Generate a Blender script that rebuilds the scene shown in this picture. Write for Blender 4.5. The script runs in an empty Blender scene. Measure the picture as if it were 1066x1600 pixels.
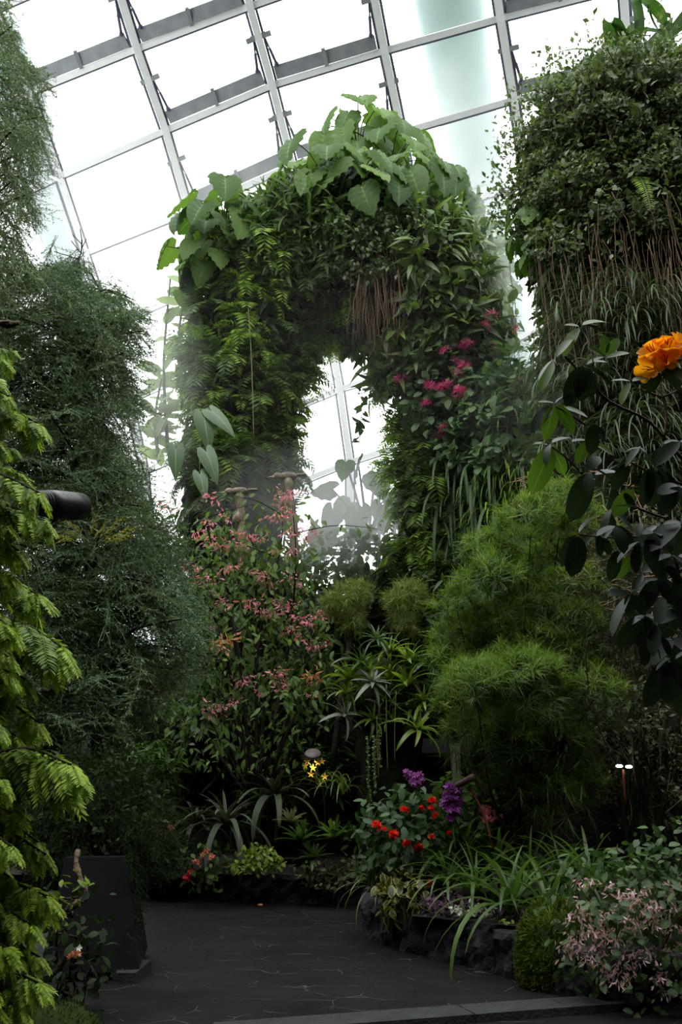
import bpy, math, random
import numpy as np
from mathutils import Vector, Matrix, noise
from mathutils.bvhtree import BVHTree

rng = np.random.default_rng(11)
random.seed(11)
SC = bpy.context.scene
COL = SC.collection
PI = math.pi

# ------------------------------------------------------------------ camera
FPX, PW, PH = 1300.0, 1066, 1600
PITCH = math.radians(19.3)
EYE = np.array([0.0, 0.0, 1.6])
cd = bpy.data.cameras.new('camera')
cd.sensor_fit = 'VERTICAL'
cd.sensor_height = 36.0
cd.lens = 36.0 * FPX / PH
cd.clip_end = 400
cam = bpy.data.objects.new('camera', cd)
COL.objects.link(cam)
cam.location = EYE
cam.rotation_euler = (PI / 2 + PITCH, 0, 0)
SC.camera = cam
FWD = np.array([0, math.cos(PITCH), math.sin(PITCH)])
UPV = np.array([0, -math.sin(PITCH), math.cos(PITCH)])
RGT = np.array([1.0, 0, 0])
UP = np.array([0, 0, 1.0])


def ray(px, py):
    return RGT * ((px - PW / 2) / FPX) + UPV * ((PH / 2 - py) / FPX) + FWD


def at(px, py, Y):
    """the point that lies Y metres down the hall in the direction of a photo pixel"""
    d = ray(px, py)
    return EYE + d * (Y / d[1])


def mpp(px, py, Y):
    """metres that one photo pixel spans there"""
    return Y / ray(px, py)[1] / FPX


def ground(px, py, z=0.0):
    d = ray(px, py)
    return EYE + d * ((z - EYE[2]) / d[2])


# ------------------------------------------------------------------ materials
def lin(c):
    return tuple((x / 255 / 12.92 if x / 255 <= 0.04045 else ((x / 255 + 0.055) / 1.055) ** 2.4) for x in c) + (1.0,)


def nodes_of(name):
    m = bpy.data.materials.new(name)
    m.use_nodes = True
    nt = m.node_tree
    nt.nodes.clear()
    return m, nt, nt.nodes, nt.links


def leafmat(name, c1, c2, rough=0.5, trans=0.3, spec=0.4, rim=None, rib=None, rimpos=0.75, tgain=1.4):
    """leaf: colour differs from leaf to leaf, some light shines through; rim/rib = margin and midrib colours"""
    m, nt, N, L = nodes_of(name)
    geo = N.new('ShaderNodeNewGeometry')
    mix = N.new('ShaderNodeMix'); mix.data_type = 'RGBA'
    mix.inputs[6].default_value = lin(c1); mix.inputs[7].default_value = lin(c2)
    L.new(geo.outputs['Random Per Island'], mix.inputs[0])
    col = mix.outputs[2]
    if rim or rib:
        at_ = N.new('ShaderNodeAttribute'); at_.attribute_name = 'edge'
        for c, lo, hi in ((rim, rimpos, min(rimpos + 0.12, 1)), (rib, 0.06, 0.0)):
            if not c:
                continue
            mr = N.new('ShaderNodeMapRange')
            mr.inputs[1].default_value = lo; mr.inputs[2].default_value = hi
            L.new(at_.outputs['Fac'], mr.inputs[0])
            mx = N.new('ShaderNodeMix'); mx.data_type = 'RGBA'
            mx.inputs[7].default_value = lin(c)
            L.new(mr.outputs[0], mx.inputs[0]); L.new(col, mx.inputs[6])
            col = mx.outputs[2]
    p = N.new('ShaderNodeBsdfPrincipled')
    p.inputs['Roughness'].default_value = rough
    p.inputs['Specular IOR Level'].default_value = spec
    L.new(col, p.inputs['Base Color'])
    out = N.new('ShaderNodeOutputMaterial')
    if trans > 0:
        g = N.new('ShaderNodeMix'); g.data_type = 'RGBA'; g.blend_type = 'MULTIPLY'
        g.inputs[0].default_value = 1.0
        g.inputs[7].default_value = (tgain * 1.05, tgain * 1.1, tgain * 0.6, 1)
        L.new(col, g.inputs[6])
        t = N.new('ShaderNodeBsdfTranslucent')
        L.new(g.outputs[2], t.inputs['Color'])
        s = N.new('ShaderNodeMixShader'); s.inputs[0].default_value = trans
        L.new(p.outputs[0], s.inputs[1]); L.new(t.outputs[0], s.inputs[2])
        L.new(s.outputs[0], out.inputs[0])
    else:
        L.new(p.outputs[0], out.inputs[0])
    return m


def roughmat(name, c1, c2, scale=6.0, rough=0.8, bump=0.3, bscale=None, spec=0.3, metal=0.0, detail=6):
    """bark, moss, stone, painted steel: two colours mixed by noise, with a bump"""
    m, nt, N, L = nodes_of(name)
    tc = N.new('ShaderNodeTexCoord')
    no = N.new('ShaderNodeTexNoise'); no.inputs['Scale'].default_value = scale; no.inputs['Detail'].default_value = detail
    L.new(tc.outputs['Object'], no.inputs['Vector'])
    r = N.new('ShaderNodeValToRGB')
    r.color_ramp.elements[0].position = 0.35; r.color_ramp.elements[0].color = lin(c1)
    r.color_ramp.elements[1].position = 0.68; r.color_ramp.elements[1].color = lin(c2)
    L.new(no.outputs['Fac'], r.inputs[0])
    p = N.new('ShaderNodeBsdfPrincipled')
    p.inputs['Roughness'].default_value = rough; p.inputs['Metallic'].default_value = metal
    p.inputs['Specular IOR Level'].default_value = spec
    L.new(r.outputs[0], p.inputs['Base Color'])
    if bump:
        n2 = N.new('ShaderNodeTexNoise'); n2.inputs['Scale'].default_value = bscale or scale * 3; n2.inputs['Detail'].default_value = 8
        L.new(tc.outputs['Object'], n2.inputs['Vector'])
        b = N.new('ShaderNodeBump'); b.inputs['Strength'].default_value = bump; b.inputs['Distance'].default_value = 0.05
        L.new(n2.outputs['Fac'], b.inputs['Height']); L.new(b.outputs[0], p.inputs['Normal'])
    out = N.new('ShaderNodeOutputMaterial'); L.new(p.outputs[0], out.inputs[0])
    return m


def glow(name, c, s):
    m, nt, N, L = nodes_of(name)
    e = N.new('ShaderNodeEmission'); e.inputs[0].default_value = lin(c); e.inputs[1].default_value = s
    out = N.new('ShaderNodeOutputMaterial'); L.new(e.outputs[0], out.inputs[0])
    return m


def mistmat(name, dens, col=(1, 1, 1)):
    m, nt, N, L = nodes_of(name)
    v = N.new('ShaderNodeVolumeScatter')
    v.inputs['Color'].default_value = (*col, 1); v.inputs['Density'].default_value = dens; v.inputs['Anisotropy'].default_value = 0.45
    out = N.new('ShaderNodeOutputMaterial'); L.new(v.outputs[0], out.inputs['Volume'])
    return m


# ------------------------------------------------------------------ mesh builder
class T:
    """a small template shape: vertices, quads, triangles, edge value (0 at the midrib, 1 at the margin)"""
    def __init__(s, v, q=(), t=(), e=None):
        s.v = np.asarray(v, float).reshape(-1, 3)
        s.q = np.asarray(q, int).reshape(-1, 4)
        s.t = np.asarray(t, int).reshape(-1, 3)
        s.e = np.full(len(s.v), 0.5) if e is None else np.asarray(e, float)


def merge(*ts):
    v, q, t, e, n = [], [], [], [], 0
    for x in ts:
        v.append(x.v); q.append(x.q + n); t.append(x.t + n); e.append(x.e); n += len(x.v)
    return T(np.vstack(v), np.vstack(q), np.vstack(t), np.concatenate(e))


class MB:
    def __init__(s):
        s.v, s.q, s.t, s.e, s.n = [], [], [], [], 0

    def add(s, t):
        s.v.append(t.v); s.e.append(t.e)
        if len(t.q): s.q.append(t.q + s.n)
        if len(t.t): s.t.append(t.t + s.n)
        s.n += len(t.v)

    def inst(s, t, M, pos):
        """copies of a template: M (n,3,3) rotation times scale, pos (n,3)"""
        n = len(pos)
        if not n:
            return
        k = len(t.v)
        V = np.einsum('nij,kj->nki', M, t.v) + np.asarray(pos)[:, None, :]
        off = (np.arange(n) * k)[:, None, None] + s.n
        s.v.append(V.reshape(-1, 3)); s.e.append(np.tile(t.e, n))
        if len(t.q): s.q.append((t.q[None] + off).reshape(-1, 4))
        if len(t.t): s.t.append((t.t[None] + off).reshape(-1, 3))
        s.n += n * k

    def mesh(s, name, org=(0, 0, 0), smooth=True):
        me = bpy.data.meshes.new(name)
        V = np.vstack(s.v) - np.asarray(org)
        Q = np.vstack(s.q) if s.q else np.zeros((0, 4), int)
        Tt = np.vstack(s.t) if s.t else np.zeros((0, 3), int)
        me.vertices.add(len(V)); me.vertices.foreach_set('co', V.astype(np.float32).ravel())
        me.loops.add(Q.size + Tt.size)
        me.loops.foreach_set('vertex_index', np.concatenate([Q.ravel(), Tt.ravel()]).astype(np.int32))
        me.polygons.add(len(Q) + len(Tt))
        st = np.concatenate([np.arange(len(Q)) * 4, Q.size + np.arange(len(Tt)) * 3]).astype(np.int32)
        me.polygons.foreach_set('loop_start', st)
        me.polygons.foreach_set('use_smooth', np.full(len(Q) + len(Tt), smooth))
        a = me.attributes.new('edge', 'FLOAT', 'POINT')
        a.data.foreach_set('value', np.concatenate(s.e).astype(np.float32))
        me.update(calc_edges=True)
        return me

    def build(s, name, mat, parent=None, local=False, smooth=True, kind=None):
        org = (0, 0, 0)
        if parent is not None and not local:
            org = np.array(parent.location)
            if parent.parent is not None:
                org = org + np.array(parent.parent.location)
        o = bpy.data.objects.new(name, s.mesh(name, org, smooth))
        o.data.materials.append(mat)
        COL.objects.link(o)
        if parent is not None:
            o.parent = parent
        if kind:
            o['kind'] = kind
        return o

    def bvh(s):
        V = np.vstack(s.v)
        polys = []
        for a in s.q: polys += a.tolist()
        for a in s.t: polys += a.tolist()
        return BVHTree.FromPolygons(V.tolist(), polys)


def nrm(a):
    a = np.asarray(a, float)
    l = np.linalg.norm(a, axis=-1, keepdims=True)
    return a / np.maximum(l, 1e-9)


def frames(y, n, scale=1.0):
    """matrices whose Y column runs along y and whose Z column leans to n"""
    y = nrm(y); x = np.cross(y, n); bad = np.linalg.norm(x, axis=-1) < 1e-4
    if np.any(bad): x[bad] = np.cross(y[bad], [1.0, 0.13, 0.07])
    x = nrm(x); z = np.cross(x, y)
    M = np.stack([x, y, z], axis=2)
    return M * np.broadcast_to(np.asarray(scale, float).reshape(-1, 1, 1), (len(M), 1, 1))


def rdir(n):
    return nrm(rng.normal(size=(n, 3)))


def tube(pts, r, sides=6, cap=True):
    pts = np.asarray(pts, float); n = len(pts)
    r = np.broadcast_to(np.asarray(r, float), (n,))
    t = nrm(np.gradient(pts, axis=0))
    ref = np.array([0, 0, 1.0]) if abs(t[0][2]) < 0.9 else np.array([1.0, 0, 0])
    x = nrm(np.cross(t[0], ref)); V = []
    for i in range(n):
        x = nrm(x - t[i] * np.dot(x, t[i])); y = np.cross(t[i], x)
        a = np.arange(sides) * 2 * PI / sides
        V.append(pts[i] + r[i] * (np.cos(a)[:, None] * x + np.sin(a)[:, None] * y))
    V = np.vstack(V); q = []
    for i in range(n - 1):
        for j in range(sides):
            k = (j + 1) % sides
            q.append((i * sides + j, i * sides + k, (i + 1) * sides + k, (i + 1) * sides + j))
    t_ = []
    if cap:
        for i, rev in ((0, True), (n - 1, False)):
            b = i * sides
            for j in range(1, sides - 1):
                t_.append((b, b + j + 1, b + j) if rev else (b, b + j, b + j + 1))
    return T(V, q, t_)


def box(c, sx, sy, sz, M=None, taper=1.0):
    v = np.array([(x, y, z) for z in (-.5, .5) for y in (-.5, .5) for x in (-.5, .5)])
    v = v * (sx, sy, sz)
    v[4:, :2] *= taper
    if M is not None: v = v @ np.asarray(M).T
    return T(v + np.asarray(c), [(0, 2, 3, 1), (4, 5, 7, 6), (0, 1, 5, 4), (2, 6, 7, 3), (0, 4, 6, 2), (1, 3, 7, 5)])


def beam(p0, p1, up, w, d):
    p0, p1 = np.asarray(p0, float), np.asarray(p1, float)
    t = nrm(p1 - p0); x = nrm(np.cross(t, up)); u = np.cross(x, t)
    return box((p0 + p1) / 2, w, np.linalg.norm(p1 - p0), d, np.stack([x, t, u], axis=1))


def smooth_path(P, n):
    """Catmull-Rom through control rows"""
    P = np.asarray(P, float); m = len(P)
    E = np.vstack([2 * P[0] - P[1], P, 2 * P[-1] - P[-2]]); out = []
    for u in np.linspace(0, m - 1 - 1e-9, n):
        i = int(u); f = u - i; a, b, c, d = E[i], E[i + 1], E[i + 2], E[i + 3]
        out.append(0.5 * ((2 * b) + (c - a) * f + (2 * a - 5 * b + 4 * c - d) * f * f + (3 * b - a - 3 * c + d) * f ** 3))
    return np.array(out)


def nvec(q):
    """smooth pseudo-random vector field, always the same"""
    x, y, z = float(q[0]), float(q[1]), float(q[2]); s = math.sin
    return np.array([s(1.7 * y + 1.3 * s(1.1 * z + .7)) + .6 * s(3.1 * z - 2.3 * x + 1.0), s(1.9 * z + 1.2 * s(1.3 * x + 2.1)) + .6 * s(2.9 * x + 2.1 * y), s(1.6 * x + 1.4 * s(1.2 * y + .3)) + .6 * s(2.7 * y - 1.9 * z + .5)]) * .42


def lumpy(v, amp, sc, seed=0):
    out = v.copy(); c = v.mean(axis=0)
    for i, p in enumerate(v):
        q = p * sc + seed
        out[i] += nvec(q * 1.6) * amp + nvec(q * 4.1 + 3) * amp * 0.4
    return out


_ico = {}
def ico(sub):
    if sub not in _ico:
        import bmesh
        bm = bmesh.new(); bmesh.ops.create_icosphere(bm, subdivisions=sub, radius=1)
        bm.verts.ensure_lookup_table()
        _ico[sub] = T([v.co[:] for v in bm.verts], (), [[v.index for v in f.verts] for f in bm.faces])
        bm.free()
    return _ico[sub]


def blob(c, r, sub=3, amp=0.12, sc=1.0):
    t = ico(sub); r = np.asarray(r, float) * np.ones(3)
    v = lumpy(t.v * r, amp * r.min(), sc / max(r.min(), 1e-3), float(np.sum(c)) % 17)
    return T(v + np.asarray(c), t.q, t.t)


def lathe(prof, n=24):
    """profile (r, z) rows turned about z"""
    V, q = [], []
    for r, z in prof:
        for j in range(n):
            a = 2 * PI * j / n; V.append((r * math.cos(a), r * math.sin(a), z))
    for i in range(len(prof) - 1):
        for j in range(n):
            k = (j + 1) % n; q.append((i * n + j, i * n + k, (i + 1) * n + k, (i + 1) * n + j))
    return T(V, q)


def move(t, M=None, p=(0, 0, 0)):
    v = t.v if M is None else t.v @ np.asarray(M).T
    return T(v + np.asarray(p), t.q, t.t, t.e)


# ------------------------------------------------------------------ leaf shapes (x across, y along, z up)
def leaf(rows=4, width=0.35, fold=0.15, droop=0.15, a=0.8, b=0.9):
    s = np.linspace(0, 1, rows + 1)
    w = s ** a * (1 - s) ** b; w = w / w.max() * width / 2
    w = np.maximum(w, 0.008)
    v, q, e = [], [], []
    for i in range(rows + 1):
        z = -droop * s[i] ** 2
        v += [(-w[i], s[i], z + fold * w[i]), (0, s[i], z), (w[i], s[i], z + fold * w[i])]
        e += [1, 0, 1]
    for i in range(rows):
        b0 = i * 3
        q += [(b0, b0 + 1, b0 + 4, b0 + 3), (b0 + 1, b0 + 2, b0 + 5, b0 + 4)]
    return T(v, q, (), e)


def heart(width=0.9, waves=0, depth=0.0, droop=0.25, cup=0.1, long=1.0):
    """heart-shaped leaf with back lobes; waves = scallops and ribs of the margin"""
    ctl = np.array([(0.0, -0.02), (0.2, -0.2), (0.4, -0.2), (0.52, -0.02), (0.52, 0.2), (0.43, 0.45), (0.3, 0.66), (0.15, 0.85), (0.0, 1.0)])
    k = 9 if not waves else 2 * waves + 1
    o = smooth_path(ctl, k); o[:, 0] = np.maximum(o[:, 0], 0)
    o[:, 0] *= width; o[:, 1] *= long
    mid = np.clip(np.linspace(-0.08, 1.0, k), 0, 1) * long
    v, q, e = [], [], []
    for i in range(k):
        z = -droop * max(mid[i], 0) ** 2
        f = 1 - depth * (i % 2) * (0 < i < k - 1) if waves else 1
        rip = 0.045 * (1 if i % 2 else -1) * (0 < i < k - 1) if waves else 0
        x, y = o[i][0] * f, mid[i] + (o[i][1] - mid[i]) * f
        zo = z + cup * x + rip * 0.7 - droop * 0.35 * (x / max(width, .1)) ** 2
        hx, hy = x * 0.55, mid[i] + (y - mid[i]) * 0.55
        zh = z + cup * hx * 0.8 + rip
        for sgn in (-1, 1):
            v += [(sgn * x, y, zo), (sgn * hx, hy, zh)]; e += [1, .5]
        v.append((0, mid[i], z)); e.append(0)
    for i in range(k - 1):
        b, c = i * 5, (i + 1) * 5
        q += [(b, b + 1, c + 1, c), (b + 1, b + 4, c + 4, c + 1), (b + 4, b + 3, c + 3, c + 4), (b + 3, b + 2, c + 2, c + 3)]
    return T(v, q, (), e)


def strap(rows=8, width=0.06, e0=70, bend=130, fold=0.25, taper=0.5, e_pow=1.0):
    """long leaf that leaves the crown at elevation e0 and bends down by bend degrees"""
    v, q, e = [], [], []; y = z = 0.0
    for i in range(rows + 1):
        s = i / rows
        ang = math.radians(e0 - bend * s ** e_pow)
        w = width / 2 * (min(1, 0.55 + 2.2 * s)) * max((1 - s) ** taper, 0.03)
        n = np.array((0, -math.sin(ang), math.cos(ang))) * fold * w
        v += [(-w, y + n[1], z + n[2]), (0, y, z), (w, y + n[1], z + n[2])]; e += [1, 0, 1]
        y += math.cos(ang) / rows; z += math.sin(ang) / rows
    for i in range(rows):
        b = i * 3; q += [(b, b + 1, b + 4, b + 3), (b + 1, b + 2, b + 5, b + 4)]
    return T(v, q, (), e)


def frond(pairs=16, leafl=0.22, leafw=0.05, e0=50, bend=110, shape=0.6, lean=0.5, tip=0.15, sag=0.15, bare=0.08, rows=2):
    """pinnate frond of length 1: midrib that arches over, leaflets on both sides"""
    n = 24; P = [np.zeros(3)]; Tn = []
    for i in range(n):
        ang = math.radians(e0 - bend * (i / n)); t = np.array((0, math.cos(ang), math.sin(ang))); Tn.append(t)
        P.append(P[-1] + t / n)
    Tn.append(Tn[-1]); P = np.array(P); Tn = np.array(Tn)
    lf = leaf(rows, leafw / leafl, 0.2, 0.12, 0.5, 0.8)
    M, pos = [], []
    for j in range(pairs):
        s = bare + (1 - bare) * (j + .5) / pairs; i = s * n; a = int(i); f = i - a
        p = P[a] * (1 - f) + P[min(a + 1, n)] * f; t = Tn[a]; nn = np.array((0, -t[2], t[1]))
        l = leafl * (tip + (1 - tip) * math.sin(PI * min(1, 0.12 + 0.88 * s) ** shape)) if shape else leafl
        for sg in (-1, 1):
            d = np.array((sg, 0, 0)) + t * lean - UP * sag + rng.normal(size=3) * 0.05
            M.append(frames(d[None], nn[None], l)[0]); pos.append(p)
    mb = MB(); mb.inst(lf, np.array(M), np.array(pos))
    st = tube(P[::3], np.linspace(0.011, 0.004, len(P[::3])), 3, False); st.e[:] = 0
    r_ = T(np.vstack(mb.v), np.vstack(mb.q), (), np.concatenate(mb.e)); r_.stem = st
    return r_


def needle_spray(sides=9, per=9, nl=0.07, nw=0.012, ang=50, droop=0.25, flat=0.3, twig=0.006, sl=0.5):
    """a conifer spray: main twig of length 1, side twigs, needles on all of them"""
    tw = [np.array([(0, s, -droop * s * s) for s in np.linspace(0, 1, 6)])]
    for k in range(sides):
        s = 0.12 + 0.8 * k / sides; b = np.array((0, s, -droop * s * s)); sg = 1 if k % 2 else -1
        a = math.radians(ang + rng.uniform(-15, 15)); l = sl * (1 - 0.6 * s) * rng.uniform(.7, 1.2); up = rng.normal() * flat
        d = nrm(np.array((sg * math.sin(a), math.cos(a), up)))
        tw.append(np.array([b + d * l * u - UP * droop * 0.9 * l * u * u for u in np.linspace(0, 1, 4)]))
    ms = []; v, t = [], []
    for w in tw:
        ms.append(tube(w, np.linspace(twig, twig * .4, len(w)), 3, False))
        L = np.linalg.norm(np.diff(w, axis=0), axis=1).sum(); n = max(3, int(per * L / 0.4))
        for i in range(n):
            u = (i + rng.uniform(0, 1)) / n * (len(w) - 1); a = min(int(u), len(w) - 2); f = u - a
            p = w[a] * (1 - f) + w[a + 1] * f; td = nrm(w[a + 1] - w[a]); r = nrm(np.cross(td, rdir(1)[0]))
            d = nrm(r + td * 0.8); x = nrm(np.cross(d, rdir(1)[0])) * nw
            b = len(v); l = nl * rng.uniform(.7, 1.2)
            v += [p - x * .6, p + x * .6, p + d * l * .6 + x, p + d * l]; t += [(b, b + 1, b + 2), (b, b + 2, b + 3)]
    ms.append(T(v, (), t)); return merge(*ms)


def tuft(n=40, w=0.012, spread=70, bend=90, rows=4, up=1.0):
    """fine blades that spring from one point and arch over"""
    ms = []
    for i in range(n):
        e0 = 90 - abs(rng.normal()) * spread * 0.6; s = strap(rows, w, e0, bend * rng.uniform(.4, 1.2), 0.0, 0.7)
        a = rng.uniform(0, 2 * PI); l = rng.uniform(.6, 1.1); c, k = math.cos(a), math.sin(a)
        ms.append(T(s.v * l @ np.array([(c, k, 0), (-k, c, 0), (0, 0, 1)]), s.q, s.t, s.e))
    return merge(*ms)


def rosette(n, l, w, e_in, e_out, bend, rows=7, fold=0.3, taper=0.45, e_pow=1.0, jit=0.12):
    """leaves of a bromeliad: inner ones upright and short, outer ones low and arching"""
    ms = []
    for i in range(n):
        u = (i + .5) / n; e0 = e_in + (e_out - e_in) * u + rng.normal() * 5
        s = strap(rows, w, e0, bend * (0.4 + 0.6 * u) * rng.uniform(.8, 1.2), fold, taper, e_pow)
        ll = l * (0.55 + 0.45 * u) * rng.uniform(1 - jit, 1 + jit); a = i * 2.39996 + rng.normal() * .1
        c, k = math.cos(a), math.sin(a); v = s.v.copy(); v[:, 0] /= (l / 1.0) if False else 1
        v = v * ll
        ms.append(T(v @ np.array([(c, k, 0), (-k, c, 0), (0, 0, 1)]), s.q, s.t, s.e))
    return merge(*ms)


def petals(n=5, l=1.0, w=0.7, open_=60, curl=30, rows=3):
    ms = []
    for i in range(n):
        s = strap(rows, w, 90 - open_, curl, 0.15, 0.35)
        s = T(np.where(True, s.v, s.v) * l, s.q, s.t, s.e); a = i * 2 * PI / n; c, k = math.cos(a), math.sin(a)
        ms.append(T(s.v @ np.array([(c, k, 0), (-k, c, 0), (0, 0, 1)]), s.q, s.t, s.e))
    return merge(*ms)


# ------------------------------------------------------------------ scene objects
def tag(o, label=None, cat=None, group=None, kind=None):
    if label: o['label'] = label
    if cat: o['category'] = cat
    if group: o['group'] = group
    if kind: o['kind'] = kind
    return o


def thing(name, label, cat, loc=(0, 0, 0), group=None, kind=None):
    o = bpy.data.objects.new(name, None); COL.objects.link(o)
    o.empty_display_size = 0.1
    o.location = [float(x) for x in loc]
    return tag(o, label, cat, group, kind)


def dup(root, loc, rot=(0, 0, 0), scale=1.0, label=None, group=None, cat=None):
    """a copy of a thing, of its parts and of their sub-parts"""
    r = root.copy(); COL.objects.link(r)
    r.location = [float(x) for x in loc]; r.rotation_euler = rot; r.scale = (scale,) * 3
    tag(r, label, cat, group)
    for ch in list(root.children):
        c = ch.copy(); COL.objects.link(c); c.parent = r
        for g in list(ch.children):
            d = g.copy(); COL.objects.link(d); d.parent = c
    return r


class Kind:
    """a kind of plant: the first placing moves the built one, later ones copy it"""
    def __init__(s, roots):
        s.roots = roots if isinstance(roots, list) else [roots]; s.used = [False] * len(s.roots)

    def put(s, loc, rz=0.0, scale=1.0, label=None, group=None, which=None, rx=0.0, ry=0.0):
        i = int(rng.integers(len(s.roots))) if which is None else which
        r = s.roots[i]
        if not s.used[i]:
            s.used[i] = True
            r.location = [float(x) for x in loc]; r.rotation_euler = (rx, ry, rz); r.scale = (scale,) * 3
            return tag(r, label, None, group)
        return dup(r, loc, (rx, ry, rz), scale, label, group)


def in_poly(x, y, poly):
    ins = False; j = len(poly) - 1
    for i in range(len(poly)):
        xi, yi = poly[i]; xj, yj = poly[j]
        if (yi > y) != (yj > y) and x < (xj - xi) * (y - yi) / (yj - yi) + xi: ins = not ins
        j = i
    return ins


def poly_pts(poly, n):
    P = np.array(poly, float); lo, hi = P.min(0), P.max(0); out = []
    while len(out) < n:
        x, y = rng.uniform(lo[0], hi[0]), rng.uniform(lo[1], hi[1])
        if in_poly(x, y, poly): out.append((x, y))
    return out


def cast(bvh, px, py):
    d = ray(px, py)
    loc, no, i, dist = bvh.ray_cast(Vector(EYE.tolist()), Vector(d.tolist()))
    if loc is None: return None
    no = np.array(no)
    if np.dot(no, d) > 0: no = -no
    return np.array(loc), no


def scatter(bvh, poly, n):
    P, N_ = [], []
    for x, y in poly_pts(poly, n):
        h = cast(bvh, x, y)
        if h is not None: P.append(h[0]); N_.append(h[1])
    return np.array(P).reshape(-1, 3), np.array(N_).reshape(-1, 3)


def over_surface(mb, n):
    """points spread evenly over a whole mesh, with normals"""
    V = np.vstack(mb.v); tris = []
    for a in mb.q: tris += [a[:, [0, 1, 2]], a[:, [0, 2, 3]]]
    for a in mb.t: tris.append(a)
    t = np.vstack(tris); A, B, C = V[t[:, 0]], V[t[:, 1]], V[t[:, 2]]
    c = np.cross(B - A, C - A); ar = np.linalg.norm(c, axis=1); i = rng.choice(len(t), n, p=ar / ar.sum())
    u, v = rng.uniform(size=n), rng.uniform(size=n); f = u + v > 1; u[f], v[f] = 1 - u[f], 1 - v[f]
    return A[i] + (B[i] - A[i]) * u[:, None] + (C[i] - A[i]) * v[:, None], nrm(c[i])


def strew(mb, t, P, N_, size, out=0.6, down=0.5, rand=0.6, lift=0.0, face=1.0):
    """leaves on a surface: they point outwards and hang down"""
    n = len(P)
    if not n: return
    d = N_ * out - UP * down + rng.normal(size=(n, 3)) * rand
    z = N_ * face + UP * 0.6 + rng.normal(size=(n, 3)) * 0.4
    sc = rng.uniform(*size, n) if isinstance(size, tuple) else np.full(n, size)
    mb.inst(t, frames(d, z, sc), P + N_ * (rng.uniform(0, 1, n) * lift)[:, None])


def yaw_of(n):
    """rotation about z that turns local +Y to the horizontal part of n"""
    return math.atan2(-n[0], n[1])
# ------------------------------------------------------------------ world and render look
w = bpy.data.worlds.new('overcast_sky'); SC.world = w; w.use_nodes = True
bg = w.node_tree.nodes['Background']; bg.inputs[0].default_value = (0.96, 0.985, 1.0, 1); bg.inputs[1].default_value = 1.0
# overcast sky: brightest at the zenith
_n = w.node_tree.nodes; _l = w.node_tree.links
_tc = _n.new('ShaderNodeTexCoord'); _sx = _n.new('ShaderNodeSeparateXYZ'); _mr = _n.new('ShaderNodeMapRange')
_mr.inputs[3].default_value = 1.6; _mr.inputs[4].default_value = 5.0
_l.new(_tc.outputs['Generated'], _sx.inputs[0]); _l.new(_sx.outputs[2], _mr.inputs[0]); _l.new(_mr.outputs[0], bg.inputs[1])
SC.view_settings.view_transform = 'Standard'; SC.view_settings.look = 'None'
SC.view_settings.exposure = 0.3; SC.view_settings.gamma = 1.0; SC.view_settings.use_curve_mapping = False
cy = SC.cycles
cy.max_bounces = 5; cy.diffuse_bounces = 3; cy.glossy_bounces = 2; cy.transmission_bounces = 3
cy.transparent_max_bounces = 8; cy.volume_bounces = 2; cy.caustics_reflective = False; cy.caustics_refractive = False
cy.use_adaptive_sampling = True; cy.adaptive_threshold = 0.02; cy.use_denoising = True

M_STEEL = roughmat('pale_painted_steel', (236, 240, 236), (244, 246, 243), 3, 0.5, 0.0)
M_GASKET = roughmat('grey_gasket', (86, 88, 104), (104, 106, 120), 3, 0.6, 0.0)
M_VENT = roughmat('grey_vent_aluminium', (132, 137, 140), (150, 155, 157), 2, 0.45, 0.0)
M_ROD = roughmat('dark_rod', (70, 70, 92), (84, 84, 104), 5, 0.4, 0.0)
M_ARCH = roughmat('pale_exterior_steel', (140, 160, 156), (160, 176, 172), 0.4, 0.5, 0.0)
M_SLATE_BLOCK = roughmat('black_basalt', (15, 16, 19), (34, 36, 41), 5, 0.75, 0.9, 9, 0.4)
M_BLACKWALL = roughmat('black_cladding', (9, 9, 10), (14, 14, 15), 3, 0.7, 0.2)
M_BLACKBOX = roughmat('matt_black_panel', (17, 17, 18), (23, 23, 24), 2, 0.55, 0.1)
M_KERB = roughmat('grey_kerb_stone', (32, 33, 35), (46, 48, 50), 9, 0.8, 0.3, 40)
M_SOIL = roughmat('dark_soil', (20, 17, 13), (40, 33, 24), 8, 0.95, 0.6)
M_MOSSWALL = roughmat('mossy_substrate', (20, 26, 14), (46, 50, 28), 1.6, 0.95, 0.8, 6)
M_ROCK = roughmat('dark_planted_rock', (18, 24, 15), (44, 52, 30), 0.8, 0.95, 0.8, 3)
M_BARK = roughmat('brown_bark', (52, 42, 33), (98, 82, 64), 9, 0.9, 0.8, 30)
M_DARKBARK = roughmat('dark_bark', (26, 23, 18), (52, 44, 34), 9, 0.9, 0.7, 30)
M_WOOD = roughmat('weathered_carved_wood', (96, 84, 70), (150, 134, 112), 6, 0.8, 0.5, 20)


# ------------------------------------------------------------------ curved glass roof: a net of ribs (i) and purlins (j)
KN = {(1, 1): (213, 75), (2, 1): (390, 8), (0, 1): (45, 143), (0, 2): (92, 275), (1, 2): (258, 203), (2, 2): (425, 132),
      (3, 2): (601, 78), (4, 2): (783, 27), (0, 3): (132, 395), (1, 3): (295, 330), (2, 3): (457, 257), (3, 3): (628, 206),
      (4, 3): (804, 155), (3, 4): (650, 336), (4, 4): (822, 287), (1, 4): (325, 441), (2, 4): (487, 385), (1, 5): (352, 560),
      (2, 5): (511, 500), (4, 5): (836, 404), (2, 6): (531, 608), (2, 7): (547, 722), (1, 7): (392, 785), (4, 7): (856, 630),
      (5, 2): (975, -22), (5, 5): (1010, 355), (0, 7): (235, 850)}
def poly_terms(i, j):
    return [1, i, j, i * j, i * i, j * j, j * j * i, j ** 3]
_A = np.array([poly_terms(*k) for k in KN]); _B = np.array(list(KN.values()))
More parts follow.
